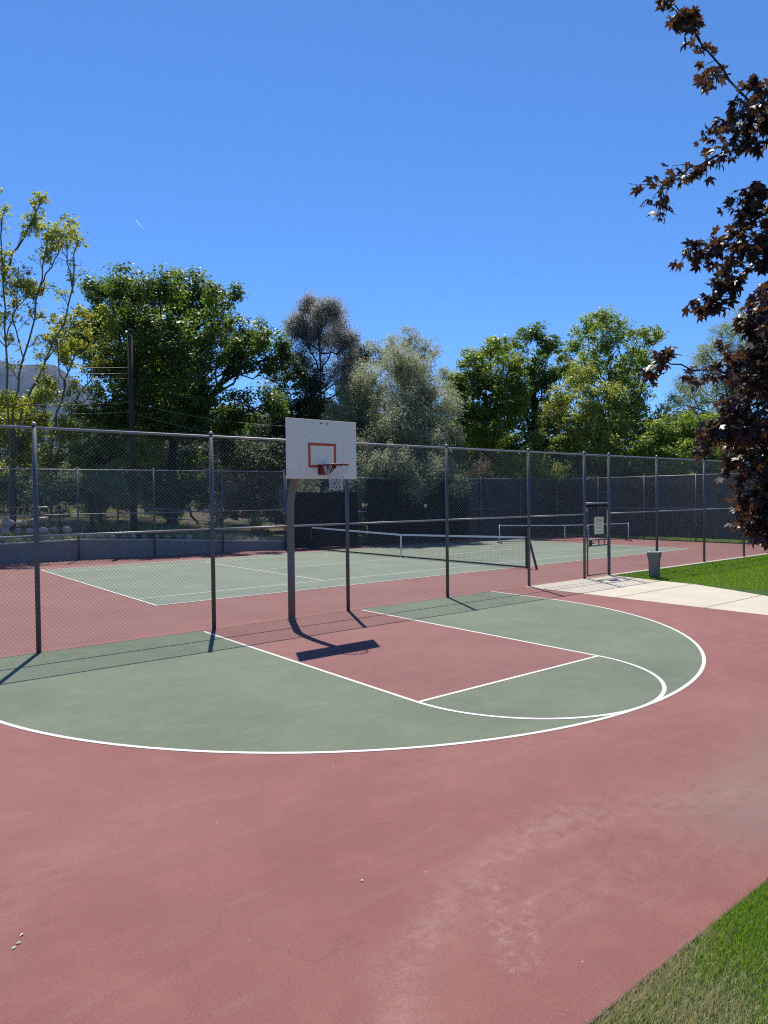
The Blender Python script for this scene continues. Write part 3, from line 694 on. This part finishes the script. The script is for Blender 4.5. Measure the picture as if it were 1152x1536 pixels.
# ------------------------------------------------------------------ foliage
def leaves(P, N_, size, ratio=.55, fold=.25):
    """leaf quads at P with normals N_, sizes size"""
    n = len(P); t = rng.normal(size=(n, 3)); t -= N_*(t*N_).sum(1)[:, None]; t /= np.linalg.norm(t, axis=1)[:, None]+1e-9
    b = np.cross(N_, t); s = size[:, None]
    V = np.stack([P-t*s*.5, P+b*s*ratio*.5+N_*s*fold*.4-t*s*.05, P+t*s*.5, P-b*s*ratio*.5+N_*s*fold*.4-t*s*.05], 1).reshape(-1, 3)
    return V, np.arange(n*4).reshape(n, 4)
def rdir(n):
    d = rng.normal(size=(n, 3)); return d/np.linalg.norm(d, axis=1)[:, None]
def crown_pts(lobes, cr, per, dens=1.0, inner=.12, droop=0.):
    Ps = []; Ns = []; Cs = []
    for c, r in lobes:
        r = np.array([r, r, r*.92]) if np.isscalar(r) else np.array(r)
        rm_ = r.mean(); k = max(6, int(dens*5.6*(rm_/cr)**2))
        d = rdir(k); rad = rng.uniform(inner, 1., k)**.6; cc = c+d*r*rad[:, None]
        for q in range(k):
            n = max(4, int(1.25*per*rng.uniform(.45, 1.5))); e = rdir(n); rr = rng.random(n)**.45
            cs = cr*rng.uniform(.6, 1.35); sh = np.array([cs, cs, cs*.7])
            p = cc[q]+e*rr[:, None]*sh
            if droop: p[:, 2] -= droop*rng.random(n)**1.5*cs
            nn_ = e*.45+d[q]*.35+np.array([0, 0, .75])+rng.normal(size=(n, 3))*.5
            Ps.append(p); Ns.append(nn_/np.linalg.norm(nn_, axis=1)[:, None])
        Cs.append(cc)
    return np.concatenate(Ps), np.concatenate(Ns), Cs
def wig(a, b, n=6, amp=.08):
    a, b = np.array(a), np.array(b); L = np.linalg.norm(b-a); t = np.linspace(0, 1, n)[:, None]
    p = a+(b-a)*t; off = rng.normal(size=(n, 3))*amp*L; off[0] = off[-1] = 0; return p+off
def tree(name, label, cat, depth, lobes, base, leafm, barkm, leaf=.17, cr=.45, per=34, dens=1., thick=None, back=True, ratio=.55, droop=0., twigs=2, group=None, trunk_top=None, name_crown='crown', rt=.2, spread=.55):
    global rng; rng = np.random.default_rng(zlib.crc32(label.encode()))
    L3 = []
    rmax = max(l[2] for l in lobes)*depth/FPX
    xs_ = [l[0] for l in lobes]; ext = (max(xs_)-min(xs_))*depth/FPX*.5+rmax*.4
    for x, y, r, *dz in lobes:
        fixed = bool(dz); dz = dz[0] if dz else rng.uniform(-spread, spread)*ext; rr = r*depth/FPX
        L3.append((at(x, y, depth+dz)*1.0, rr*(1+dz/depth)))
        if back and not fixed: L3.append((at(x+rng.uniform(-.5, .5)*r, y+rng.uniform(0, .7)*r, depth+abs(dz)+rr*.9), rr*.9))
    bp = at(base[0], base[1], depth); z0 = float(hill(bp[0], bp[1])); bp[2] = z0
    root = tag(empty(name, bp), label, cat, group); loc = bp.copy()
    P, N_, Cs = crown_pts(L3, cr, per, dens, droop=droop)
    k = P[:, 2] > z0+.05; P, N_ = P[k], N_[k]
    V, F = leaves(P-loc, N_, leaf*rng.uniform(.6, 1.35, len(P)), ratio)
    link(name_crown, np_mesh(name_crown, V, F), leafm, root)
    m = MB()
    cz = np.mean([c for c, _ in L3], axis=0); top = cz.copy() if trunk_top is None else at(*trunk_top, depth)
    th = thick or rt
    fork = bp+(top-bp)*.45; fork[2] = bp[2]+(top[2]-bp[2])*.5
    m.tube(np.concatenate([wig(bp-[0, 0, .2], fork, 5, .02), wig(fork, top, 4, .03)[1:]])-loc, np.linspace(th, th*.5, 8), 8)
    for (c, r), cc in zip(L3, Cs):
        s = fork+(top-fork)*rng.uniform(0, .8); m.tube(wig(s, c, 6, .06)-loc, np.linspace(th*.27, th*.08, 6), 6, False)
        for q in cc[:int(len(cc)*.4)][:9*twigs]: m.tube(wig(c, q, 4, .07)-loc, [th*.07, th*.05, th*.03, .005], 4, False)
    m.build('trunk', barkm, root, True)
    return root
G1 = 'trees and tall shrubs growing beyond the tennis courts'
lm_dark = leafmat('dark maple leaf', (.030, .060, .012), (.075, .115, .022), (.24, .38, .035), .42)
lm_mid = leafmat('mid green leaf', (.055, .095, .014), (.125, .175, .028), (.44, .58, .06), .5)
lm_bright = leafmat('bright green leaf', (.070, .115, .012), (.14, .19, .024), (.44, .60, .05), .48)
lm_yel = leafmat('yellow green leaf', (.12, .15, .018), (.24, .25, .036), (.66, .70, .09), .5)
lm_silver = leafmat('silver olive leaf', (.20, .215, .125), (.36, .375, .24), (.54, .57, .33), .5, .6)
lm_willow = leafmat('grey green willow leaf', (.10, .135, .066), (.19, .225, .115), (.38, .48, .18), .46, .55)
lm_purple = leafmat('dull purple grey leaf', (.21, .215, .18), (.35, .345, .295), (.46, .44, .36), .5, .6)
lm_brown = leafmat('brown dry foliage', (.085, .070, .042), (.17, .14, .075), (.26, .21, .09), .35, .7)
lm_olive = leafmat('olive green leaf', (.085, .115, .022), (.17, .20, .042), (.54, .62, .10), .5)
lm_conifer = leafmat('dark conifer needle', (.020, .038, .012), (.045, .068, .022), (.10, .17, .035), .3, .6)

tree('maple_tree', 'massive dark green broadleaf tree left of the backboard, largest crown in the row', 'tree', 39,
     [(142, 432, 27), (185, 437, 40), (238, 437, 42), (290, 436, 36), (330, 440, 30), (152, 482, 40), (203, 492, 50), (262, 492, 52), (318, 486, 32), (172, 540, 45),
      (228, 548, 55), (285, 545, 42), (372, 505, 34), (388, 500, 20), (352, 535, 30), (395, 540, 26), (424, 520, 20), (250, 600, 55), (300, 618, 40), (365, 612, 36), (410, 600, 28), (105, 505, 24), (132, 512, 26), (215, 585, 42, -3.2), (270, 560, 45, -3.6), (310, 590, 34, -2.8), (180, 610, 34, -2.5), (250, 625, 40, -2.8), (300, 640, 36, -2), (205, 530, 34, -3.4), (255, 505, 36, -3.8), (310, 520, 30, -3)],
     (258, 790), lm_dark, M['bark_dark'], .19, .5, 42, 1.0, .34, trunk_top=(262, 560), spread=.35)
tree('maple_tree', 'dark tree at right of the massive one with low spreading limbs', 'tree', 44,
     [(440, 555, 28), (458, 600, 36), (425, 625, 30), (395, 640, 26), (330, 650, 30), (470, 570, 24), (490, 615, 26)], (440, 790), lm_conifer, M['bark_dark'], .19, .5, 36, .9, .26)
tree('conifer_tree', 'dark conifer peeking out beside the silver tree', 'tree', 47, [(541, 528, 16), (538, 555, 24), (530, 585, 28), (545, 610, 30)], (538, 780), lm_conifer, M['bark_dark'], .17, .38, 40, 1., .2)
tree('silver_willow', 'broad silver grey willow with feathery foliage leaning over the windscreen', 'tree', 40.5,
     [(530, 605, 38), (560, 572, 42), (612, 565, 48), (645, 590, 34), (600, 620, 55), (545, 650, 42), (645, 640, 36), (602, 535, 30), (612, 672, 50), (555, 700, 36), (640, 695, 32), (508, 635, 24), (500, 618, 20), (496, 660, 24), (668, 600, 24), (672, 645, 24),
      (575, 712, 34, -2.6), (640, 715, 30, -2.2), (612, 735, 26, -3), (585, 750, 18, -3.2), (550, 720, 26, -3), (665, 700, 22, -2), (600, 690, 34, -3), (560, 660, 30, -2.6), (640, 660, 30, -2.4), (600, 640, 34, -3), (520, 690, 24, -2.6), (600, 688, 30, -4.6), (560, 690, 26, -4.4), (650, 700, 26, -4.2), (690, 722, 18, -3.6), (625, 725, 20, -4.6)], (598, 800), lm_silver, M['bark_pale'], .13, .42, 60, 1.15, .24, ratio=.3, droop=1.2, spread=.28)
tree('olive_tree', 'taller loose silver tree rising behind the broad willow', 'tree', 47, [(614, 508, 22), (640, 522, 18), (590, 522, 22), (604, 545, 26), (570, 535, 18), (652, 527, 11), (560, 518, 12), (668, 560, 14), (672, 580, 14)], (606, 790), lm_silver, M['bark_pale'], .14, .4, 34, .9, .2, ratio=.35)
tree('silver_willow', 'small silver shrub beside the curved hoop pole behind the far fence', 'shrub', 36, [(452, 715, 22), (432, 735, 16), (455, 750, 20), (470, 700, 18), (425, 760, 12)], (450, 815), lm_silver, M['bark_pale'], .10, .32, 46, 1.1, .08, ratio=.3, droop=.6)
tree('ash_tree', 'rounded bright green tree right of the silver willow', 'tree', 46,
     [(712, 545, 28), (742, 522, 24), (700, 580, 30), (745, 572, 36), (715, 622, 36), (760, 612, 32), (725, 652, 32), (692, 640, 22), (770, 545, 20), (690, 602, 24), (686, 572, 16), (775, 580, 24)], (728, 800), lm_mid, M['bark'], .2, .5, 36, 1., .25)
tree('poplar_tree', 'upright green tree with ragged top behind the rounded one', 'tree', 50,
     [(800, 498, 22), (822, 515, 20), (790, 540, 28), (812, 570, 26), (785, 592, 28), (805, 620, 28), (775, 515, 14)], (800, 800), lm_dark, M['bark_dark'], .2, .48, 32, .85, .25)
tree('locust_tree', 'tallest airy green tree right of centre with open branches against the sky', 'tree', 51,
     [(880, 490, 20), (905, 478, 20), (930, 490, 22), (903, 520, 30), (862, 512, 15), (950, 522, 18), (970, 540, 20), (932, 560, 32), (880, 552, 26), (962, 590, 24), (855, 555, 18), (940, 612, 32), (985, 498, 9), (975, 512, 9), (965, 500, 8), (845, 530, 12), (836, 560, 22), (838, 600, 26)],
     (915, 800), lm_mid, M['bark_dark'], .19, .45, 30, .8, .26, trunk_top=(915, 560))
tree('box_elder', 'light green spreading tree low in front of the airy one', 'tree', 45,
     [(872, 562, 24), (840, 602, 26), (880, 602, 30), (912, 592, 26), (826, 632, 22), (870, 640, 32), (918, 640, 26), (808, 655, 13), (850, 668, 26), (900, 668, 28)], (872, 800), lm_olive, M['bark'], .18, .45, 30, .9, .18)
tree('mulberry_bush', 'round vivid yellow green bush right of the light spreading tree', 'bush', 44,
     [(1000, 652, 32), (1030, 637, 28), (970, 672, 24), (1050, 665, 28), (1010, 682, 32), (1066, 640, 22), (1085, 680, 24), (985, 640, 18)], (1020, 800), lm_bright, M['bark'], .17, .42, 40, 1.05, .14)
tree('willow_tree', 'pale grey green willow partly hidden by the dark red maple', 'tree', 52,
     [(1110, 482, 28), (1082, 502, 26), (1122, 520, 36), (1062, 532, 26), (1032, 572, 22), (1090, 570, 38), (1140, 562, 38), (1050, 592, 26), (1010, 600, 18), (1160, 500, 40), (1180, 560, 50), (1100, 620, 40), (1230, 560, 50), (1000, 620, 16)], (1110, 800), lm_willow, M['bark'], .16, .48, 34, .9, .3, ratio=.32, droop=.9)
tree('honeysuckle_bush', 'glowing yellow green bush at the left edge below the bare limbed tree', 'bush', 34,
     [(20, 602, 26), (62, 592, 20), (72, 575, 13), (10, 640, 30), (52, 630, 26), (30, 672, 28), (4, 705, 16), (-30, 620, 40), (-60, 680, 40)], (20, 790), lm_yel, M['bark'], .17, .4, 32, .95, .12)
tree('elm_shrub', 'dense green shrub mass filling the left half below the big tree', 'shrub', 36,
     [(142, 622, 30), (182, 612, 26), (112, 642, 30), (172, 652, 36), (130, 690, 36), (72, 690, 30), (228, 640, 30), (210, 680, 30)], (150, 790), lm_olive, M['bark_dark'], .16, .42, 34, 1., .14)
tree('juniper_shrub', 'grey green evergreen shrub behind the second fence bay', 'shrub', 32.5, [(112, 722, 30), (160, 725, 34), (140, 760, 26), (85, 735, 20), (185, 745, 22)], (140, 800), lm_willow, M['bark_dark'], .12, .38, 42, 1.1, .12, ratio=.35)
tree('scrub_oak', 'dark scrub thicket left of the utility pole foot', 'shrub', 38, [(20, 730, 30), (60, 745, 24), (-20, 720, 40), (95, 770, 18)], (40, 795), lm_conifer, M['bark_dark'], .17, .42, 30, .9, .12)
tree('scrub_oak', 'shaded leafy thicket just right of the utility pole', 'shrub', 40, [(240, 715, 34), (285, 690, 30), (265, 745, 30), (225, 745, 20), (310, 735, 26)], (255, 800), lm_dark, M['bark_dark'], .17, .42, 32, .95, .12)
tree('scrub_oak', 'dark thicket behind the backboard pole', 'shrub', 42, [(350, 680, 36), (395, 695, 34), (370, 735, 30), (420, 680, 26), (410, 740, 22), (350, 764, 15), (402, 760, 16), (328, 768, 13), (422, 774, 14), (375, 762, 14)], (380, 800), lm_conifer, M['bark_dark'], .18, .42, 32, .95, .12)
tree('ivy_bush', 'narrow green bush seen in the gap between two dark windscreens', 'bush', 36.6, [(545, 745, 9), (546, 768, 10), (544, 790, 9)], (545, 812), lm_olive, M['bark'], .11, .22, 30, 1.2, .04)
tree('dry_shrub', 'brown half dead shrub in front of the third fence bay', 'shrub', 35, [(320, 715, 18), (345, 725, 16), (300, 700, 14), (335, 745, 12)], (325, 795), lm_brown, M['bark_pale'], .11, .35, 22, .8, .07)
tree('goldenrod_plant', 'small yellow green bush above the stones left of the hoop pole', 'plant', 34.5, [(386, 785, 9), (378, 800, 9), (395, 797, 9), (385, 774, 4)], (386, 812), lm_yel, M['bark'], .11, .2, 26, 1.2, .03)
tree('trailing_shrub', 'brown and green tangle of twigs hanging over the windscreen', 'shrub', 41.5, [(688, 685, 22), (718, 700, 24), (745, 725, 22), (700, 735, 16), (675, 720, 16)], (705, 805), lm_brown, M['bark_pale'], .12, .38, 26, .9, .08, droop=.8)
tree('trailing_shrub', 'olive twiggy shrub spilling over the windscreen left of the gate', 'shrub', 43, [(762, 695, 24), (800, 690, 24), (832, 702, 20), (790, 722, 20), (850, 715, 14), (770, 735, 14)], (800, 805), lm_olive, M['bark_pale'], .12, .38, 26, .9, .08, droop=.8)
tree('trailing_shrub', 'low dark bushes behind the far end windscreen', 'shrub', 47, [(890, 690, 22), (930, 688, 22), (965, 695, 20), (1110, 665, 34), (1150, 660, 40), (1200, 650, 40)], (1000, 805), lm_dark, M['bark_dark'], .16, .42, 30, .9, .08)

tree('hedge', 'continuous dark green hedge rising behind the end windscreens right of the willow', 'hedge', 50,
     [(x, 690+14*math.sin(x*.05), 30) for x in range(670, 1240, 34)]+[(x, 655+12*math.sin(x*.07), 24) for x in range(680, 1240, 40)], (900, 800), lm_dark, M['bark_dark'], .2, .5, 34, .9, .1, twigs=1, spread=.06)
tree('hedge', 'dark evergreen hedge far behind the left fence bays', 'hedge', 52,
     [(x, 715+16*math.sin(x*.06), 34) for x in range(-80, 520, 40)]+[(x, 670+12*math.sin(x*.05), 28) for x in range(160, 520, 44)], (300, 790), lm_conifer, M['bark_dark'], .2, .5, 34, .9, .1, twigs=1, spread=.06)
# bare limbed tree at the left edge and grey pine-like tree
def sparse(name, label, depth, limbs, leafm, barkm, leaf, n_tw, twl, pleaf, per, levels=3, cr=.22, ratio=.6, r0=.06, depthj=1.2, basept=None):
    global rng; rng = np.random.default_rng(zlib.crc32(label.encode()))
    m = MB(); tips = []; bp = at(*basept, depth); bp[2] = float(hill(bp[0], bp[1])); root = tag(empty(name, bp), label, 'tree')
    def sub(path, rad, lv, L):
        m.tube(path-bp, np.linspace(rad, rad*.45, len(path)), 6 if lv == 0 else 4, False)
        if lv >= levels: tips.append((path[-1], path[-1]-path[-2])); return
        T_ = np.gradient(path, axis=0); k = max(2, int(n_tw*(1 if lv == 0 else .55)))
        for t in np.sort(rng.uniform(.22 if lv else .30, 1., k)):
            i = t*(len(path)-1); a = int(min(i, len(path)-2)); p = path[a]+(path[a+1]-path[a])*(i-a)
            dr = unit(unit(T_[a])*.75+rdir(1)[0]*.85+np.array([0, 0, .25])); l = L*rng.uniform(.5, 1.1)*(1.1-.55*t)
            e = p+dr*l; mid = (p+e)/2+rdir(1)[0]*l*.08+np.array([0, 0, l*.05])
            sub(np.array([p, mid, e]) if lv else np.array([p, p+(mid-p)*.6, mid, e]), rad*.40, lv+1, L*.55)
        tips.append((path[-1], path[-1]-path[-2]))
    for lb in limbs:
        dj = rng.uniform(-depthj, depthj); pts = np.array([at(x, y, depth+dj*min(1, i/2)) for i, (x, y) in enumerate(lb)])
        if lb[0] == basept: pts[0] = bp
        q = np.linspace(0, len(pts)-1, len(pts)*3); pts = np.stack([np.interp(q, np.arange(len(pts)), pts[:, k]) for k in range(3)], -1)
        pts[1:-1] += rng.normal(size=(len(pts)-2, 3))*.05
        sub(pts, r0*(1 if len(lb) > 3 else .6), 0, twl)
    m.build('trunk', barkm, root)
    P = []; N_ = []
    for p, d_ in tips:
        if rng.random() > pleaf(p): continue
        n = max(3, int(per*rng.uniform(.5, 1.5))); e = rdir(n); P.append(p+e*(rng.random(n)**.5)[:, None]*cr*rng.uniform(.6, 1.4)); q = e*.5+[0, 0, .7]+rng.normal(size=(n, 3))*.5
        N_.append(q/np.linalg.norm(q, axis=1)[:, None])
    P = np.concatenate(P); N_ = np.concatenate(N_)
    V, F = leaves(P-bp, N_, leaf*rng.uniform(.6, 1.3, len(P)), ratio); link('crown', np_mesh('crown', V, F), leafm, root)
sparse('maple_tree', 'half bare tree at the left edge with thin limbs and yellowish leaf tufts', 34,
       [[(18, 790), (14, 640), (8, 520), (4, 420), (3, 330)], [(18, 790), (20, 620), (36, 540), (60, 430), (72, 360)], [(18, 790), (28, 620), (70, 540), (110, 440), (118, 360)],
        [(8, 520), (20, 470), (42, 440)], [(4, 420), (25, 375), (50, 330), (60, 305)], [(60, 430), (80, 390), (96, 350)], [(70, 540), (100, 500), (130, 478)], [(36, 540), (22, 480), (28, 400)],
        [(3, 460), (-30, 420), (-45, 350)], [(8, 520), (-30, 480), (-70, 420)], [(110, 440), (100, 380), (104, 345)], [(4, 400), (-10, 340), (-20, 300)]],
       lm_yel, M['bark_pale'], .15, 11, 1.15, lambda p: .23, 7, 3, .2, basept=(18, 790))
sparse('boxelder_tree', 'leaning thin limbed tree with yellowish tufts left of the utility pole', 36,
       [[(75, 790), (80, 650), (96, 580), (110, 535), (125, 520)], [(75, 790), (92, 640), (125, 580), (160, 545)], [(96, 580), (88, 540), (84, 500)], [(92, 640), (130, 600), (165, 585)], [(110, 535), (150, 500), (165, 480)]],
       lm_yel, M['bark_pale'], .16, 9, 1.1, lambda p: .5, 9, 3, .22, basept=(75, 790))
sparse('plum_tree', 'slender purple grey tree with a single dark stem behind the backboard', 45,
       [[(481, 800), (481, 700), (482, 600), (481, 540), (478, 490)], [(481, 560), (462, 520), (450, 485)], [(481, 560), (500, 520), (508, 490)], [(482, 590), (458, 560), (440, 550)], [(482, 590), (510, 570), (525, 550)],
        [(482, 600), (510, 590), (528, 588)], [(478, 500), (470, 480), (468, 470)], [(478, 500), (488, 482), (492, 472)], [(481, 530), (455, 510), (445, 500)], [(481, 530), (505, 530), (520, 520)]],
       lm_purple, M['bark_dark'], .11, 17, 1.45, lambda p: .5, 7, 3, .5, .5, .10, 2.2, basept=(481, 800))
# ------------------------------------------------------------------ woodland backdrop far behind
P = []
for x in np.arange(-500, 1800, 17):
    dd = rng.uniform(62, 85); topy = 650+rng.uniform(-16, 14)-(18 if 300 < x < 1100 else 0)
    for k in range(5):
        c = at(x+rng.uniform(-10, 10), topy+k*28, dd); e = rdir(170); P.append(c+e*(rng.random(170)**.5)[:, None]*np.array([1.7, 1.7, 1.4]))
P = np.concatenate(P); q = rng.normal(size=P.shape)*.6+[0, 0, .7]; V, F = leaves(P, q/np.linalg.norm(q, axis=1)[:, None], rng.uniform(.3, .6, len(P)))
tag(link('woodland', np_mesh('woodland', V, F), lm_conifer), 'dark belt of distant trees closing the view behind the park', 'woodland', kind='stuff')

# ------------------------------------------------------------------ dark red foreground maple
def maple_outline():
    lob = [(90, 1.0), (38, .92), (142, .92), (-14, .62), (194, .62)]; pts = []
    order = sorted(lob); res = []
    for i, (a, l) in enumerate(order):
        for da, k in ((-17, .60), (-10.5, .80), (-8, .72), (0, 1.0), (8, .72), (10.5, .80), (17, .60)): res.append((a+da, l*k))
        if i < len(order)-1: res.append(((a+order[i+1][0])/2, .46))
    res.append((232, .30)); res.append((270, .10)); res.insert(0, (-52, .30))
    return np.array([(r*math.cos(math.radians(a)), r*math.sin(math.radians(a))) for a, r in res])
MO = maple_outline(); MK = len(MO)
def maple_leaves(P, N_, size, tdir):
    n = len(P); t = tdir-N_*(tdir*N_).sum(1)[:, None]; t /= np.linalg.norm(t, axis=1)[:, None]+1e-9; b = np.cross(N_, t)
    rr = np.hypot(MO[:, 0], MO[:, 1]); curl = rng.uniform(-.7, .25, n)
    rim = P[:, None]+size[:, None, None]*(MO[None, :, 0, None]*b[:, None]+MO[None, :, 1, None]*t[:, None]+(curl[:, None]*rr[None]**2+.10*np.abs(MO[None, :, 0]))[..., None]*N_[:, None])
    V = np.concatenate([P[:, None], rim], 1).reshape(-1, 3); i = np.arange(n)[:, None]*(MK+1); j = np.arange(MK)[None]
    F = np.stack([np.broadcast_to(i, (n, MK)), i+1+j, i+1+(j+1) % MK], -1).reshape(-1, 3); return V, F
t = NT('crimson maple leaf'); ri = t.n('ShaderNodeNewGeometry').outputs['Random Per Island']
c = t.mix(ri, (.014, .008, .011), (.036, .016, .017)); p = t.bsdf(c, .42, 0, .5)
tr = t.n('ShaderNodeBsdfTranslucent', {'Color': t.mix(ri, (.09, .038, .022), (.20, .10, .04))}).outputs[0]
M['crimson'] = t.end(t.n('ShaderNodeMixShader', {0: .28, 1: p, 2: tr}).outputs[0])
MD = 5.4; rng = np.random.default_rng(21)
mroot_p = np.array([.9, -11.3, -.03]); mr = tag(empty('crimson_maple', mroot_p), 'dark crimson leaved maple reaching in from the right foreground', 'tree')
m = MB(); LP = []; LN = []; LT = []; LS = []
def mbranch(px, rad, nl, width, d0=MD, side=True, dj=.5):
    """limb following px polyline from the trunk outward, leaves hanging about it"""
    dd = d0+np.linspace(0, rng.uniform(-dj, dj), len(px)); pts = np.array([at(x, y, k) for (x, y), k in zip(px, dd)])
    q = np.linspace(0, len(pts)-1, len(pts)*4); pts = np.stack([np.interp(q, np.arange(len(pts)), pts[:, k]) for k in range(3)], -1)
    pts[1:-1] += rng.normal(size=(len(pts)-2, 3))*.008
    m.tube(pts-mroot_p, np.linspace(rad, .003, len(pts)), 6, False)
    L = len(pts)-1
    nt_ = max(3, int(nl*2.0)//6)
    for k in range(nt_):
        i = rng.uniform(.12, 1)*L; a = int(min(i, L-1)); p0 = pts[a]+(pts[a+1]-pts[a])*(i-a); dr = unit(pts[a+1]-pts[a])
        tw = unit(dr*.5+rdir(1)[0]*.9+np.array([0, 0, .05])); l = width*rng.uniform(.35, 1.05); e = p0+tw*l-np.array([0, 0, l*.15])
        m.tube(np.array([p0, (p0+e)/2+[0, 0, l*.06], e])-mroot_p, [.004, .003, .0018], 4, False)
        for _ in range(6):
            f = rng.uniform(.35, 1.1); c = p0+(e-p0)*f+rdir(1)[0]*.045
            if _ < 3:
                m.tube(np.array([p0+(e-p0)*min(f, 1), c])-mroot_p, .0011, 3, False)
            LP.append(c); nrm = unit(np.array([0, 0, .75])+rdir(1)[0]*.75); LN.append(nrm)
            LT.append(unit(tw*.6+np.array([0, 0, -.55])+rdir(1)[0]*.5)); LS.append(rng.uniform(.040, .080)*(1 if rng.random() > .1 else .6))
# branches, from the crown's inside (right, out of frame) toward the tips
mbranch([(1290, 330), (1180, 200), (1105, 135), (1050, 60), (1010, 10), (990, -40)], .013, 46, .22)
mbranch([(1060, 75), (1030, 30), (1000, 5)], .006, 40, .15)
mbranch([(1110, 140), (1080, 105), (1060, 110)], .006, 16, .14)
mbranch([(1260, 300), (1180, 210), (1120, 215), (1060, 240), (1010, 270), (985, 290)], .013, 84, .20)
mbranch([(1250, 260), (1170, 180), (1120, 185), (1085, 200)], .010, 90, .18)
mbranch([(1270, 180), (1180, 120), (1130, 135), (1105, 160)], .010, 50, .18)
mbranch([(1290, 380), (1180, 310), (1130, 330), (1085, 370), (1050, 380), (1035, 372)], .014, 110, .18)
mbranch([(1280, 440), (1180, 380), (1120, 410), (1085, 440), (1075, 455)], .012, 110, .18)
mbranch([(1280, 330), (1180, 280), (1130, 290), (1110, 320)], .012, 90, .18)
mbranch([(1280, 620), (1180, 560), (1100, 560), (1040, 555), (1000, 545), (985, 540)], .012, 70, .12)
mbranch([(1280, 600), (1180, 530), (1130, 520), (1110, 540)], .012, 90, .17)
mbranch([(1280, 640), (1180, 590), (1120, 610), (1085, 640), (1065, 665)], .013, 120, .18)
mbranch([(1280, 680), (1180, 640), (1130, 660), (1095, 690)], .013, 120, .18)
mbranch([(1280, 760), (1190, 700), (1140, 720), (1110, 755)], .013, 100, .17)
mbranch([(1280, 790), (1200, 750), (1155, 770), (1140, 790)], .012, 70, .14)
mbranch([(1280, 560), (1190, 480), (1150, 470), (1130, 500)], .012, 90, .16)
for px_ in ([(1280, 520), (1190, 440), (1150, 420), (1120, 470)], [(1280, 600), (1190, 560), (1140, 580), (1095, 600)], [(1280, 700), (1190, 660), (1140, 690), (1110, 720)], [(1280, 640), (1190, 600), (1150, 640), (1100, 650)],
            [(1280, 560), (1200, 500), (1150, 510), (1095, 530)], [(1280, 760), (1200, 720), (1150, 740), (1120, 770)], [(1290, 400), (1200, 330), (1150, 350), (1105, 390)], [(1290, 230), (1220, 130), (1170, 160), (1135, 170)], [(1290, 740), (1200, 680), (1150, 650), (1120, 640)], [(1290, 700), (1200, 620), (1160, 570), (1130, 580)], [(1290, 800), (1210, 770), (1170, 780), (1148, 800)]):
    mbranch(px_, .009, 95, .18, MD+rng.uniform(-.2, .9))
for k in range(46):   # body of the crown, mostly outside the frame
    x, y = rng.uniform(1190, 1700), rng.uniform(-500, 790); d_ = MD+rng.uniform(-.2, 3.2)
    mbranch([(1450, min(y+260, 820)), ((x+1450)/2, y+100), (x, y)], .014, 90, .26, d_)
tp = at(1470, 330, MD+1.2)
m.tube(np.concatenate([wig(mroot_p-[0, 0, .1], at(1450, 800, MD+1.2), 4, .02), wig(at(1450, 800, MD+1.2), tp, 4, .02)[1:], wig(tp, tp+[.1, 0, 3.], 4, .03)[1:]])-mroot_p, np.linspace(.13, .04, 10), 10)
m.build('trunk', M['bark_dark'], mr, True)
V, F = maple_leaves(np.array(LP)-mroot_p, np.array(LN), np.array(LS), np.array(LT)); link('crown', np_mesh('crown', V, F), M['crimson'], mr)

# ------------------------------------------------------------------ mountain, contrail, haze
nx_, ny_ = 150, 46; V = []
pxs = np.linspace(-900, 1200, nx_)
prof = lambda x: np.interp(x, [-900, -300, 0, 30, 78, 95, 112, 135, 165, 230, 330, 430, 560, 800, 1200], [560, 520, 540, 548, 546, 552, 566, 583, 612, 622, 612, 616, 660, 690, 700])
for j in range(ny_):
    t_ = j/(ny_-1); dep = 3300+2600*t_
    for i, x in enumerate(pxs):
        rid = at(x, prof(x), 4700)[2]; k = math.exp(-((t_-.54)/.26)**2) if t_ < .54 else math.exp(-((t_-.54)/.45)**2)
        q = at(x, 740, dep); nzv = 45*abs(math.sin(x*.09+j*.5))+30*abs(math.sin(x*.21-j*.8))+18*math.sin(x*.4+j*1.7)
        V.append((q[0], q[1], max(-3, rid*k-nzv*(1-k)*1.6*k*2-nzv*.12)))
F = [(j*nx_+i, j*nx_+i+1, (j+1)*nx_+i+1, (j+1)*nx_+i) for j in range(ny_-1) for i in range(nx_-1)]
tag(link('mountain', np_mesh('mountain', V, F), M['mtn']), 'hazy blue grey mountain ridge at the far left', 'mountain', kind='structure')
a_, b_ = at(204, 330, 24000), at(215, 343, 24000); m = MB(); m.tube([a_, a_+(b_-a_)*.5, b_], [14, 12, 5], 8)
tag(m.build('contrail', M['white']), 'short white vapour trail high in the sky', 'contrail', kind='structure')
HZ = True
if HZ:
    m = MB(); m.box((0, 0, 620), (12400, 12400, 1242.4)); hz = m.build('haze', None); hm = bpy.data.materials.new('thin air haze'); hm.use_nodes = True
    tt = hm.node_tree; tt.nodes.clear(); oo = tt.nodes.new('ShaderNodeOutputMaterial'); pv = tt.nodes.new('ShaderNodeVolumePrincipled')
    pv.inputs['Color'].default_value = (.26, .52, 1, 1); pv.inputs['Density'].default_value = .00004; pv.inputs['Anisotropy'].default_value = .2
    tt.links.new(pv.outputs[0], oo.inputs['Volume']); hz.data.materials.append(hm); tag(hz, 'thin pale air between here and the mountain', 'haze', kind='stuff')
